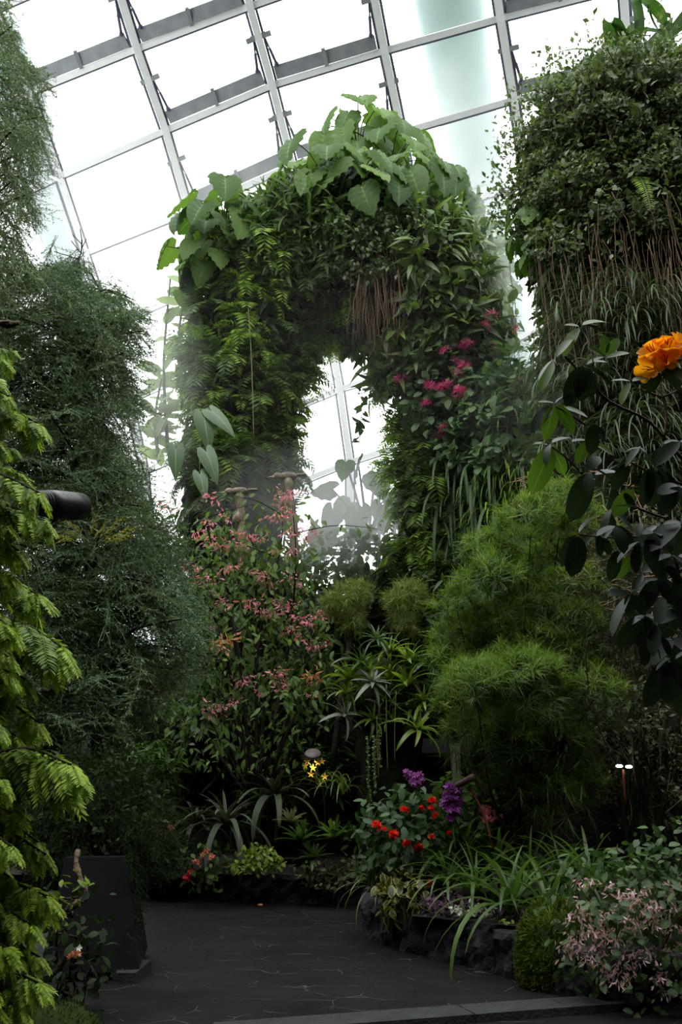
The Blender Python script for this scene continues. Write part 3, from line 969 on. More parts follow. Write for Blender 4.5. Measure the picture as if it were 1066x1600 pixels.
cb = thing('climber', 'mixed leafy climber covering the right shoulder of the arch, right of the root curtain', 'climber', on_arch(690, 440)[0])
P, N_ = scatter(ARCH, [(640, 345), (720, 345), (750, 420), (765, 540), (740, 520), (660, 600), (610, 600), (600, 540), (640, 500)], 1300)
f = MB(); P = P + N_ * rng.uniform(.1, .8, len(P))[:, None]; strew(f, t_lance, P, N_, (.35, .7), .7, .4, .6); f.build('foliage', G_BROM, cb)
f = MB(); strew(f, t_oval, P[::2], N_[::2], (.25, .42), .5, .4, .6, .3); f.build('foliage', G_FERN_DK, cb)
fm = thing('climber', 'feathery green climber filling the hollow between the arch top and its left shoulder', 'climber', on_arch(440, 380)[0])
P, N_ = scatter(ARCH, [(395, 330), (440, 300), (520, 310), (545, 360), (520, 420), (430, 440), (380, 400)], 1500)
f = MB(); P = P + N_ * rng.uniform(.1, .6, len(P))[:, None]; strew(f, t_lance, P, N_, (.3, .55), .7, .3, .6); f.build('foliage', G_FERN_DK, fm)

# bromeliads and climbers on the right shoulder
def _one(name, cat, t_, mat):
    o = thing(name, "", cat); m_ = MB(); m_.add(t_); m_.build("foliage", mat, o); return o
BR = Kind([_one("bromeliad", "bromeliad", rosette(16, .95, .09, 80, 5, 90), G_BROM),
           _one("bromeliad", "bromeliad", rosette(14, 1.0, .12, 75, 0, 70), G_FERN_DK)])
for x, y in poly_pts([(640, 390), (700, 370), (745, 420), (740, 500), (700, 520), (650, 500), (625, 440)], 34):
    p, n = on_arch(x, y, .1); BR.put(p, rng.uniform(0, 6), rng.uniform(.6, 1.0), 'strap-leaved bromeliad on the right shoulder of the arch, between the roots and the mist', 'bromeliads on the right shoulder of the arch', rx=-.5, ry=rng.normal() * .3)
for x, y, lab in ((697, 425, 'rusty bromeliad flower head high on the right shoulder of the arch'), (672, 450, 'rusty bromeliad flower head right beside the root curtain on the arch'), (707, 462, 'rusty bromeliad flower head lowest on the right shoulder of the arch')):
    p, n = on_arch(x, y, .35); t = thing('bromeliad_flower', lab, 'flower', p)
    mb = MB(); mb.add(move(rosette(16, .45, .1, 85, 20, 30, 4), np.eye(3), p)); mb.build('blossoms', F_REDBROM, t)
    mb = MB(); mb.add(tube([p - UP * .3 + (0, .2, 0), p], .02, 5)); mb.build('stalk', M_STALK, t)

# pink-flowered bush on the right leg
pb = thing('pink_flowered_bush', 'leafy bush with magenta blossoms on the right leg of the arch', 'flowering bush', on_arch(740, 620)[0])
P, N_ = scatter(ARCH, [(665, 580), (700, 520), (745, 490), (790, 540), (835, 600), (850, 690), (800, 740), (720, 730), (665, 660)], 2600)
f = MB(); P = P + N_ * rng.uniform(.1, .9, len(P))[:, None]; strew(f, t_oval, P, N_, (.2, .36), .55, .3, .6); f.build('foliage', G_PINKBUSH, pb)
t_fl = petals(5, .12, .08, 55, 20)
def cluster_mesh(fl, n, r, mat, squash=.6, up=.5):
    mb = MB(); d = rdir(n); d[:, 2] = np.abs(d[:, 2]) * up + d[:, 2] * (1 - up); pos = d * r * (1, 1, squash) * rng.uniform(.4, 1, (n, 1))
    z = nrm(d + UP * .2); y = np.cross(z, rdir(n)); mb.inst(fl, frames(y, z, rng.uniform(.8, 1.2, n)), pos); return mb
def blossoms_at(parent, mb, mat, places, name='blossoms', scale=(.8, 1.2)):
    """clusters of one mesh as parts of a thing"""
    o0 = mb.build(name, mat, parent, local=True); base = Vector(parent.location)
    for i, p in enumerate(places):
        o = o0 if i == 0 else o0.copy()
        if i: COL.objects.link(o); o.parent = parent
        o.location = Vector([float(v) for v in p]) - base; s = rng.uniform(*scale); o.scale = (s, s, s); o.rotation_euler = (rng.normal() * .3, rng.normal() * .3, rng.uniform(0, 6))
PK = [(738, 506), (727, 521), (741, 512), (725, 590), (733, 588), (722, 609), (754, 609), (757, 620), (665, 615), (695, 622), (713, 635), (750, 645), (708, 640), (697, 653), (750, 677), (745, 680), (760, 590), (717, 566), (770, 640), (690, 600)]
blossoms_at(pb, cluster_mesh(t_fl, 14, .13, F_PINK), F_PINK, [on_arch(x, y, 1.1)[0] for x, y in PK])

# hanging straps at the foot of the right leg
t_st = [strap(9, .045, e, b, .3, .4, .7) for e, b in ((40, 125), (10, 98), (60, 150))]
def strap_plant(name, label, cat, n, l, tm, mat, spread=1.0, group=None, el=0.0):
    t = thing(name, label, cat, (0, 0, 0), group); f = MB()
    for i in range(n):
        az = rng.uniform(-1.7, 1.7) * spread; c, k = math.cos(az), math.sin(az); s = l * rng.uniform(.6, 1.1)
        f.inst(tm[i % len(tm)], np.array([[(c, -k, 0), (k, c, 0), (0, 0, 1.0)]]) * s, rng.normal(size=(1, 3)) * .05 * l)
    f.build('foliage', mat, t); return t
ST = Kind([strap_plant('strap_fern', '', 'fern', 8, 2.4, [t_st[1], strap(9, .05, -20, 70, .3, .4, .5)], G_STRAP), strap_plant('strap_fern', '', 'fern', 7, 2.8, [t_st[1], strap(9, .045, -35, 55, .3, .4, .5)], G_STRAP)])
for x, y in ((690, 730), (712, 745), (730, 735), (755, 750), (775, 755), (700, 790), (725, 800), (745, 790), (765, 815), (690, 835), (715, 845), (800, 740), (810, 800)):
    p, n = on_arch(x, y, .15); ST.put(p, yaw_of(n) + rng.normal() * .2, rng.uniform(.55, .95), 'fern with long pale straps hanging at the foot of the right leg of the arch', 'strap ferns at the foot of the arch')
GS = Kind([strap_plant('grassy_fern', '', 'fern', 16, 1.3, t_st, G_FERN_DK), strap_plant('grassy_fern', '', 'fern', 14, 1.5, t_st, G_FERN)])
for x, y in poly_pts([(790, 590), (850, 640), (850, 800), (790, 830), (700, 760), (760, 720)], 26):
    p, n = on_arch(x, y, .1); GS.put(p, yaw_of(n) + rng.normal() * .3, rng.uniform(.6, 1.0), 'narrow-leaved grassy fern on the slope between the arch and the shrub column', 'grassy ferns on the slope right of the arch')

# long heart leaves at the left edge
an = thing('long_leaved_anthurium', 'anthurium with five long pale-veined heart leaves on the left leg of the arch', 'anthurium', on_arch(330, 690)[0])
f, st = MB(), MB(); root = on_arch(322, 690, .1)[0]
for x, y, dx, dy, l in ((318, 648, 12, 60, 62), (330, 642, 45, 32, 55), (275, 700, -2, 50, 52), (322, 705, 22, 48, 56), (312, 740, 12, 40, 44)):
    a = at(x, y, 17.4); b = at(x + dx, y + dy, 17.2); l_ = l * mpp(x, y, 17.3) / 1.25
    f.inst(t_longheart, frames((b - a)[None], np.array([[.1, -1, .45]]), l_), a[None])
    st.add(tube(smooth_path([root, (root + a) / 2 + (0, -.2, .2), a], 6), .02, 4))
f.build('foliage', G_ANTH, an); st.build('stalk', M_STALK, an, kind='stuff')

# thin hanging stems and the vine in the opening
for pts, lab, leaves in (([(388, 480), (393, 560), (397, 690)], 'single thin bare stem hanging down the front of the arch left leg', 0), ([(566, 600), (565, 640), (562, 695)], 'short leafy vine dangling against the light in the arch opening', 22)):
    t = thing('hanging_vine', lab, 'vine', at(pts[0][0], pts[0][1], 18.0)); P = smooth_path([at(x, y, 18.0 if not leaves else 20) for x, y in pts], 14)
    mb = MB(); mb.add(tube(P, .009, 5)); mb.build('stem', M_VINE if not leaves else M_STALK, t)
    if leaves:
        f = MB(); q = P[rng.integers(1, 14, leaves)] + rng.normal(size=(leaves, 3)) * .06; f.inst(t_heart, frames(rng.normal(size=(leaves, 3)) * .6 - UP * .5, rng.normal(size=(leaves, 3)) + (0, -1, 0), rng.uniform(.15, .26, leaves)), q); f.build('foliage', G_PHILO_DK, t)

# hazy climbers at the left edge of the arch
CL = [(262, 700, 330), (285, 640, 250), (300, 540, 260), (248, 720, 160)]
for k, (x, y, h) in enumerate(CL):
    t = thing('climbing_aroid', ('pale hazy climber at the left edge of the arch, beside the long heart leaves', 'tall pale hazy climber standing behind the arch left leg', 'thin pale climber under the left shoulder of the arch, against the glass', 'low pale hazy climber beside the feathery conifer')[k], 'climber', at(x, y, 21))
    P = smooth_path([at(x, y, 21), at(x - 6, y - h * .4, 21), at(x + 4, y - h * .8, 21)], 12); mb = MB(); mb.add(tube(P, np.linspace(.06, .03, 12), 5)); mb.build('stem', M_STALK, t)
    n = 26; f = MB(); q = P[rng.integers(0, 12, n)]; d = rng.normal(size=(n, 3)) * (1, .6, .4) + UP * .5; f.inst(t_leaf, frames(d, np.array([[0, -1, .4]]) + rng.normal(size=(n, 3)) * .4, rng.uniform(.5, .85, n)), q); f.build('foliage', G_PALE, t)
# ------------------------------------------------------------------ the planted column on the right
CY_ = 15.0
mb = MB()
mb.add(core_tube([(1010, 150, CY_, 60), (1000, 190, CY_, 120), (985, 250, CY_, 160), (985, 330, CY_, 165), (992, 430, CY_, 152), (1000, 560, CY_, 150), (1008, 700, CY_, 158), (1015, 850, CY_, 165), (1020, 1000, CY_, 170), (1020, 1180, CY_, 175)], 44, 26, .25, .8))
COLB = mb.bvh(); COL_MB = mb
colm = thing('planted_tower', 'massive planted column at the top right, shaggy with shrubs, roots and grassy ferns', 'planted column', at(1020, 1180, CY_))
mb.build('mossy_core', M_MOSSWALL, colm)
P, N_ = over_surface(mb, 6000)
f = MB(); strew(f, t_leaf, P, N_, (.14, .3), .5, .8, .5, .2); f.build('foliage', G_FILL, colm)

sh = thing('small_leaved_shrub', 'dense grey-green small-leaved shrub wrapping the upper half of the right-hand column', 'shrub', cast(COLB, 930, 250)[0])
SHP = [(800, 150), (860, 110), (960, 95), (1066, 90), (1120, 200), (1120, 420), (1000, 400), (900, 420), (815, 380), (780, 300), (785, 210)]
P, N_ = scatter(COLB, SHP, 20000)
f = MB()
cl = P[rng.integers(0, len(P), 150)]
P2 = P + N_ * (.15 + .5 * np.abs(np.sin(P[:, :1] * 2.3 + P[:, 2:] * 1.7) * np.cos(P[:, 2:] * 2.9))) * rng.uniform(.6, 1.3, (len(P), 1))
strew(f, t_small, P2, N_, (.075, .14), .6, .15, .8, 0)
tw = MB()
for c in cl:   # loose sprays that break the outline
    n = nrm(np.array([rng.normal() - .4, -abs(rng.normal()), rng.normal() * .5 + .4])); l = rng.uniform(.5, 1.3)
    pts = np.array([c + n * l * u + UP * .25 * u * u * rng.normal() for u in np.linspace(0, 1, 6)]); tw.add(tube(pts, np.linspace(.014, .006, 6), 3, False))
    k = 26; q = pts[rng.integers(1, 6, k)] + rng.normal(size=(k, 3)) * .09; strew(f, t_small, q, np.repeat(n[None], k, 0), (.1, .19), .5, .1, .9)
for x, y in ((792, 330), (800, 345), (785, 352), (806, 325), (790, 225), (800, 175), (845, 118), (870, 105), (905, 92), (930, 98), (784, 270), (782, 300)):
    c = at(x, y, 14.8); k = 46; q = c + rng.normal(size=(k, 3)) * .17; strew(f, t_small, q, np.repeat(np.array([[-.6, -.6, .3]]), k, 0), (.1, .18), .5, .1, .9)
f.build('foliage', G_GREY, sh); tw.build('twigs', M_BARK, sh, kind='stuff')

# nest ferns with broad leaves on the very top
t_nest = [leaf(8, .34, .25, .35, .5, .45), leaf(8, .3, .3, .6, .5, .45)]
NF = Kind(plant_clump('nest_fern', '', 'fern', t_nest, 9, 1.0, .25, leafmat('nest_fern_leaf', (34, 60, 28), (62, 94, 44), .5, .3, .3, rib=(84, 108, 60)), M_STALK, (20, 80), -.9))
for x, y, s, lab in ((952, 104, 1.0, 'broad-leaved nest fern standing on top of the right-hand column, leftmost'), (992, 96, 1.15, 'large dark nest fern on top of the right-hand column, between two others'), (1046, 66, 1.3, 'nest fern at the top right corner above the column')):
    NF.put(at(x, y, 14.7), rng.uniform(0, 6), s, lab)

# ladder-like sword fronds
t_sw = [frond(30, .13, .035, -30, 55, .35, .25, .3, .1, .04), frond(30, .12, .035, 5, 90, .35, .25, .3, .1, .04)]
def sword(name, label, pts, n=1):
    for (x, y, l, tw_) in pts:
        p = at(x, y, 13.0); t = thing(name, label.format(''), 'fern', p); f = MB()
        az = PI + tw_; c, k = math.cos(az), math.sin(az)
        f.inst(t_sw[0], np.array([[(c, -k, 0), (k, c, 0), (0, 0, 1.0)]]) * l, np.zeros((1, 3))); f.build('fronds', G_FERN, t, local=True)
        f = MB(); f.inst(t_sw[0].stem, np.array([[(c, -k, 0), (k, c, 0), (0, 0, 1.0)]]) * l, np.zeros((1, 3))); f.build('stalk', M_STALK, t, local=True)
sword('sword_fern', 'longest ladder-like fern frond hanging on the right-hand column', [(990, 280, 1.9, -.2)])
sword('sword_fern', 'shorter ladder-like fern frond right of the longest one on the column', [(1030, 335, 1.1, .4)])
sword('sword_fern', 'ladder-like fern frond hanging at the right edge of the view', [(1056, 380, 1.2, .2)])
p = at(738, 296, 18.6); t = thing('sword_fern', 'small pale fern frond curling up against the sky above the arch right flank', 'fern', p); f = MB()
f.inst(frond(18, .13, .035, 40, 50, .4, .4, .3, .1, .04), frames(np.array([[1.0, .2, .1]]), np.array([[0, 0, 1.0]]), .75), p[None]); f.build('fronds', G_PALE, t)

# root curtain and grassy ferns below the shrub
rt = thing('root_curtain', 'curtain of thin brown hanging roots below the grey-green shrub on the column', 'roots', cast(COLB, 930, 420)[0])
f = MB(); roots(f, [(830, 400), (1010, 330), (1060, 360), (1060, 470), (850, 450)], 85, (1.2, 3.4), .008, COLB, .5); f.build('roots', M_ROOT, rt, kind='stuff')
t_gr = [strap(8, .03, e, b, .25, .4, .7) for e, b in ((30, 118), (0, 88), (50, 140))]
GR = Kind([strap_plant('grassy_fern', '', 'fern', 15, 1.2, t_gr, leafmat('hanging_grass_leaf', (66, 82, 54), (108, 122, 84), .5, .3, .4)), strap_plant('grassy_fern', '', 'fern', 14, 1.5, t_gr, leafmat('hanging_grass_leaf_dark', (44, 60, 36), (84, 100, 62), .5, .3, .4))])
for x, y in poly_pts([(835, 430), (1066, 430), (1066, 820), (860, 800), (850, 600)], 95):
    h = cast(COLB, x, y)
    if h is None: continue
    GR.put(h[0] + h[1] * .1, yaw_of(h[1]) + rng.normal() * .4, rng.uniform(.55, 1.0), 'grassy narrow-leaved fern hanging on the right-hand column below the root curtain', 'grassy ferns on the right-hand column')
for x, y, s, lab in ((845, 395, .8, 'grey-green broad-leaved climber at the left edge of the column, under the shrub'), (832, 360, .9, 'broad hazy leaves poking left from the column beside the mist'), (868, 440, .6, 'small dark broad-leaved climber on the column beside the root curtain')):
    PHIL.put(at(x, y, 14.2), rng.uniform(0, 6), s * .42, lab)
# ------------------------------------------------------------------ conifers on the left
G_CON = leafmat('dark_conifer_needle', (62, 82, 48), (124, 144, 96), .55, .2, .4)
G_CONB = leafmat('blue_green_conifer_needle', (56, 80, 54), (114, 140, 102), .55, .2, .4)
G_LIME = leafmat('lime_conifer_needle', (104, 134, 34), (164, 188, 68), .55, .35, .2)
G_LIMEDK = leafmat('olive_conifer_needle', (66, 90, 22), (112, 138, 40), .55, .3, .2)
G_YEL = leafmat('yellow_sprig', (190, 188, 60), (216, 208, 90), .5, .3, .3)
sprs = [needle_spray(11, 14, .05, .008, a, d, .35, .005, .55) for a, d in ((48, .25), (38, .5), (58, .1))]

def conifer(name, label, poly, trunk, Y, n, l, mats, hang=.35, hole=None, depth=.9, fill=.25):
    """trunk given in photo pixels; sprays stand out from it, thick inside the given outline"""
    t = thing(name, label, 'conifer', at(trunk[0][0], trunk[0][1], Y))
    P = smooth_path([at(x, y, Y) for x, y, _ in trunk], 20); r = np.interp(np.linspace(0, 1, 20), np.linspace(0, 1, len(trunk)), [k * mpp(x, y, Y) for x, y, k in trunk])
    mb = MB(); mb.add(tube(P, r, 10)); mb.build('trunk', M_DARKBARK, t)
    fo = [MB() for _ in mats]; br = MB()
    for i, (x, y) in enumerate(poly_pts(poly, n)):
        if hole and any((x - a) ** 2 / c ** 2 + (y - b) ** 2 / d ** 2 < 1 for a, b, c, d in hole) and rng.uniform() < .93: continue
        q = at(x, y, Y + rng.normal() * depth)
        k = np.argmin(np.abs(P[:, 2] - q[2])); ax = P[k]; d = q - ax; d[2] *= .4
        dist = np.linalg.norm(d); d = nrm(d + rng.normal(size=3) * .35 * max(dist, .3)); d = nrm(d - UP * hang * rng.uniform(0, 1.6))
        s = l * rng.uniform(.6, 1.15)
        fo[i % len(mats)].inst(sprs[i % 3], frames(d[None], (UP + rng.normal(size=3) * .3)[None], s), (q - d * s * .6)[None])
        if i % 6 == 0:
            br.add(tube(smooth_path([ax, (ax + q) / 2 + UP * .15, q], 5), np.linspace(.03, .01, 5), 4))
    for f, m in zip(fo, mats): f.build('foliage', m, t)
    br.build('branches', M_DARKBARK, t, kind='stuff')
    return t
conifer('feathery_conifer', 'tall feathery dark green conifer with a bare lower trunk behind the black plinth',
        [(70, 400), (115, 405), (150, 455), (210, 455), (228, 500), (215, 560), (215, 640), (205, 700), (235, 770), (285, 850), (300, 930), (325, 965), (300, 1050), (240, 1090), (180, 1150), (130, 1130), (60, 1120), (15, 1050), (0, 900), (-20, 700), (0, 500)],
        [(152, 1262, 10), (152, 1150, 10), (146, 1000, 9), (136, 800, 8), (128, 600, 6), (125, 420, 3)], 12.0, 2500, 1.0, [G_CON, G_CONB], .3, [(245, 1005, 42, 26)])
wc = conifer('weeping_conifer', 'dark conifer curtain hanging down the top left corner, in front of the roof',
        [(-80, -60), (15, -40), (22, 40), (45, 90), (66, 140), (78, 190), (68, 260), (60, 320), (40, 370), (60, 420), (20, 520), (-20, 700), (-80, 700)],
        [(-60, 1280, 14), (-55, 800, 12), (-45, 400, 10), (-45, 100, 8), (-45, -80, 6)], 11.0, 820, .95, [G_CON, G_CON], .9)
f = MB()
for x, y in ((62, 108), (78, 128), (70, 150), (60, 170), (74, 200), (66, 222), (58, 250), (84, 262), (70, 285), (52, 300), (60, 330), (40, 60), (30, 30), (24, 75), (48, 120), (66, 350), (92, 140), (82, 235)):
    for k in range(3):
        d = nrm(np.array([.8 + rng.normal() * .3, -.2, -.45 + rng.normal() * .5])); s = rng.uniform(.35, .65); f.inst(sprs[k], frames(d[None], UP[None], s), (at(x, y, 10.9) - d * s * .8)[None])
f.build('foliage', G_CON, wc)
# thin bare twigs that reach out over the glass
for lab, pts in (('thin bare twig reaching right from the feathery conifer top, against the glass', [(100, 440), (125, 400), (128, 375)]),):
    t = thing('bare_twig', lab, 'twig', at(*pts[0], 11.6)); mb = MB(); P = smooth_path([at(x, y, 11.6) for x, y in pts], 8); mb.add(tube(P, .012, 4))
    for k in range(7): 
        a = P[1 + k]; mb.add(tube([a, a + np.array([rng.normal() * .25, 0, rng.uniform(.05, .3)])], .007, 4))
    mb.build('stem', M_DARKBARK, t)
# gnarled bare branch at the left edge
t = thing('bare_branch', 'short gnarled bare branch poking in from the left edge beside the conifers', 'branch', at(-40, 500, 9)); mb = MB()
mb.add(tube(smooth_path([at(-60, 495, 9), at(-10, 503, 9), at(12, 508, 9), at(30, 504, 9)], 10), np.linspace(.06, .03, 10) * rng.uniform(.8, 1.2, 10), 7)); mb.add(blob(at(8, 506, 9), (.09, .06, .05), 2, .3)); mb.build('wood', M_BARK, t)

# lime conifer close to the viewer
Y = 3.9
LB = [(22, 548, 40), (60, 662, 70), (20, 700, 40), (62, 770, 60), (35, 740, 50), (72, 815, 60), (30, 860, 60), (62, 930, 70), (96, 1010, 90), (40, 1062, 60), (62, 1130, 60), (112, 1195, 90), (105, 1225, 60), (60, 1315, 60), (72, 1335, 50), (75, 1400, 70), (50, 1445, 60), (62, 1495, 50), (60, 1535, 60), (35, 1580, 60), (15, 620, 40), (18, 980, 70), (20, 1270, 60), (15, 1370, 60), (10, 1480, 70), (15, 790, 60), (20, 900, 60), (25, 1150, 60), (10, 1210, 60), (25, 1400, 60)] + [(rng.uniform(-25, 22), y_ + rng.uniform(-15, 15), 60) for y_ in range(560, 1600, 42)]
lt = thing('lime_conifer', 'bright lime-green conifer along the left edge, close to the viewer', 'conifer', np.array([-2.25, Y + .3, 0]))
mb = MB(); mb.add(tube([(-2.25, Y + .3, 0), (-2.28, Y + .3, 2.5), (-2.2, Y + .35, 5)], [.09, .08, .05], 10)); mb.build('trunk', M_DARKBARK, lt)
t_flat = MB()
tw = np.array([(0, s, -.18 * s * s) for s in np.linspace(0, 1, 6)]); t_flat.add(tube(tw, np.linspace(.012, .006, 6), 4, False))
nl = leaf(3, .26, .2, .1, .35, .6); n_ = 26
s_ = np.linspace(.04, 1.0, n_); sg = np.where(np.arange(n_) % 2, 1, -1)
pos = np.stack([0 * s_, s_, -.18 * s_ ** 2], 1); dr = np.stack([sg * .95, .75 + .6 * s_ ** 3, -.15 + rng.normal(size=n_) * .12], 1)
t_flat.inst(nl, frames(dr, np.tile([[0, 0, 1.0]], (n_, 1)), .3 * (1 - .35 * s_) * rng.uniform(.85, 1.15, n_)), pos)
t_flat = T(np.vstack(t_flat.v), np.vstack(t_flat.q), (), np.concatenate(t_flat.e))
f, fd, br = MB(), MB(), MB()
for (x, y, ln) in LB:
    Yb = Y + rng.uniform(-.35, .45); e = at(x, y, Yb); u = mpp(x, y, Yb); s0 = at(x - 130, y - 25 + rng.normal() * 15, Yb + .35)
    P = smooth_path([s0, (s0 + e) / 2 + UP * .05, e], 18); br.add(tube(P, np.linspace(.014, .004, 18), 5))
    for k in range(3, 18):
        for s in (-1, 1, 0, .4, -.5):
            if s == 0 and k % 2: continue
            d = nrm(nrm(P[k] - P[k - 1]) * .8 + np.array([0, s * .6, 0]) - UP * rng.uniform(.3, 1.1) + rng.normal(size=3) * .2); l = ln * u * rng.uniform(.55, 1.0) * (.75 + .35 * (k < 15))
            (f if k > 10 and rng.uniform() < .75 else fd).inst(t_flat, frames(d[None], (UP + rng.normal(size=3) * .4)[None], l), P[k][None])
    f.inst(t_flat, frames((nrm(P[-1] - P[-3]) - UP * .25)[None], UP[None], ln * u * .7), P[-1][None])
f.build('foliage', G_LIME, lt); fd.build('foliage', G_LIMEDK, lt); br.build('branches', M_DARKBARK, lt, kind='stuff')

# black spotlight between the conifers
p0, p1 = at(42, 784, 6.5), at(126, 792, 7.1); ax = nrm(p1 - p0); Lg = np.linalg.norm(p1 - p0); R_ = 21 * mpp(85, 790, 6.8)
t = thing('spotlight', 'black cylindrical spotlight with cooling fins, between lime and feathery conifers', 'spotlight', (p0 + p1) / 2)
Mz = np.stack([nrm(np.cross(ax, UP)), np.cross(ax, nrm(np.cross(ax, UP))), ax], axis=1)
M_LAMP = roughmat('black_lamp_metal', (24, 24, 25), (30, 30, 31), 3, .38, .05, None, .5)
mb = MB(); mb.add(move(lathe([(0, .34 * Lg), (R_, .34 * Lg), (R_ * 1.08, .5 * Lg), (R_ * 1.1, .8 * Lg), (R_ * 1.05, Lg), (R_ * .98, Lg), (R_ * .95, .8 * Lg), (0, .78 * Lg)], 32), Mz, p0)); mb.build('housing', M_LAMP, t)
for k in range(7):
    z = Lg * (.0 + .048 * k); mb = MB(); mb.add(move(lathe([(0, z), (R_ * (.8 + .03 * k), z), (R_ * (.8 + .03 * k), z + Lg * .02), (0, z + Lg * .02)], 28), Mz, p0)); mb.build('fin', M_LAMP, t)
mb = MB(); mb.add(move(lathe([(R_ * .5, 0), (R_ * .5, Lg * .4)], 16), Mz, p0)); mb.build('core', M_LAMP, t)
mb = MB(); c = (p0 + p1) / 2; mb.add(tube(smooth_path([c + (0, .02, 0), c - UP * R_ * 1.6, c - UP * R_ * 2.2 - ax * .3, (-3.2, 7.0, c[2] - .5)], 10), .018, 6)); mb.build('arm', M_LAMP, t)
t = thing('lamp_post', 'thin dark post carrying the black spotlight, behind the lime conifer', 'post', (-3.2, 7.0, 0)); mb = MB(); mb.add(tube([(-3.2, 7.0, 0), (-3.2, 7.0, c[2] - .4)], .03, 8)); mb.build('pole', M_LAMP, t)

# yellow sprig below the spotlight
t = thing('yellow_sprig', 'small yellow-green sprig glowing just below the black spotlight', 'sprig', at(140, 850, 10.2)); f = MB()
for k in range(9):
    d = np.array([(k - 4) * .3 + rng.normal() * .1, -.2, .45 + rng.normal() * .1]); f.inst(sprs[2], frames(d[None], np.array([[0, -.6, 1.0]]), rng.uniform(.3, .5)), (at(140 + (k - 4) * 6, 842 + abs(k - 4) * 1.5, 10.2))[None])
f.build('foliage', G_YEL, t)

# dark bush over the plinth
db = thing('dark_bush', 'dark fine-leaved bush spilling over the black plinth', 'bush', at(160, 1340, 9.6)); core = MB()
core.add(blob(at(158, 1295, 9.9), (.62, .5, .5), 3, .15)); core.build('stem', M_MOSSWALL, db, kind='stuff')
P, N_ = over_surface(core, 900); f = MB()
for i in range(len(P)):
    d = N_[i] * .7 + rng.normal(size=3) * .5 - UP * .25; f.inst(sprs[i % 3], frames(d[None], (UP + N_[i])[None], rng.uniform(.3, .5)), P[i][None])
Pp = np.repeat(P, 3, 0); Nn = np.repeat(N_, 3, 0); strew(f, t_small, Pp + Nn * rng.uniform(.05, .3, (len(Pp), 1)), Nn, (.05, .09), .5, .2, .8)
for x, y in ((205, 1400), (200, 1380), (212, 1350), (180, 1370), (225, 1330), (240, 1290), (90, 1330), (120, 1345)):
    for k in range(8): f.inst(sprs[k % 3], frames((np.array([rng.normal() * .5, -.4, -.8]))[None], UP[None], rng.uniform(.25, .45)), (at(x, y - 22, 9.3) + rng.normal(size=3) * .1)[None])
f.build('foliage', leafmat('dark_bush_leaf', (26, 38, 18), (54, 70, 34), .65, .2, .15), db)
# ------------------------------------------------------------------ plants seen through the arch opening
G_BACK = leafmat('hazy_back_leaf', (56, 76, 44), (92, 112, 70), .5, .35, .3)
t_ear = [heart(.95, 5, .06, .4, .05), heart(.9, 6, .05, .3, .15)]
t = thing('elephant_ear', 'elephant ear with huge dark leaves silhouetted in the arch opening', 'elephant ear', at(575, 850, 24.5)); f, st = MB(), MB(); root = at(575, 850, 24.5)
for x, y, dx, dy, l in ((560, 725, -16, 22, 46), (540, 722, -8, 28, 34), (588, 738, 10, 44, 56), (520, 765, -26, -2, 40), (612, 770, 22, 26, 42), (548, 785, -30, 22, 46), (560, 800, 6, 46, 50), (598, 790, -4, 40, 44), (520, 800, -22, 34, 44), (625, 800, 16, 40, 44), (505, 830, -8, 44, 50)):
    a = at(x, y, 24.5 + rng.normal() * .5); b = at(x + dx, y + dy, 24.2); l_ = l * mpp(x, y, 24.4)
    f.inst(t_ear[x % 2], frames((b - a)[None], np.array([[rng.normal() * .2, -1, .35]]), l_), a[None]); st.add(tube(smooth_path([root, (root + a) / 2 + UP * .2, a], 6), np.linspace(.06, .03, 6), 5))
f.build('foliage', G_PHILO_DK, t); st.build('stalk', M_STALK, t, kind='stuff')
t = thing('lattice_mast', 'thin steel lattice mast glimpsed outside through the arch opening', 'mast', at(603, 860, 30)); M_ = MB(); u = mpp(603, 800, 30)
cs = [at(592, 870, 30), at(616, 870, 30), at(616, 770, 30), at(592, 770, 30)]
for a, b in ((0, 3), (1, 2)): M_.add(tube([cs[a] + (0, .0, -6), cs[b]], .07, 5))
for k in range(5):
    z0 = cs[0] + (cs[3] - cs[0]) * k / 5; z1 = cs[1] + (cs[2] - cs[1]) * (k + 1) / 5; M_.add(tube([z0, z1], .045, 4)); M_.add(tube([cs[1] + (cs[2] - cs[1]) * k / 5, cs[0] + (cs[3] - cs[0]) * (k + 1) / 5], .045, 4))
M_.build('lattice', M_GASKET, t, smooth=False)
def shrub(name, label, cat, c, r, tmpl, n, size, mat, core=True, out=.6, down=.3, rand=.6, lift=.3, group=None, twigs=0, bark=None):
    """rounded bush: leaves over and inside an ellipsoid, twigs from its foot"""
    t = thing(name, label, cat, (c[0], c[1], c[2] - r[2]), group); e = MB(); e.add(blob(c, np.array(r) * .8, 3, .2)); P, N_ = over_surface(e, n)
    P = np.asarray(c) + (P - c) * rng.uniform(.75, 1.3, (n, 1)); f = MB(); strew(f, tmpl, P, N_, size, out, down, rand, lift); f.build('foliage', mat, t)
    st = MB(); foot = np.array([c[0], c[1], c[2] - r[2] * 1.1])
    for k in range(max(twigs, 5)):
        q = c + rdir(1)[0] * np.array(r) * .8; q[2] = max(q[2], c[2]); st.add(tube(smooth_path([foot + rng.normal(size=3) * .05, (foot + q) / 2 + rng.normal(size=3) * .08, q], 6), np.linspace(.022, .006, 6), 4, False))
    st.build('stems', bark or M_DARKBARK, t, kind='stuff'); return t
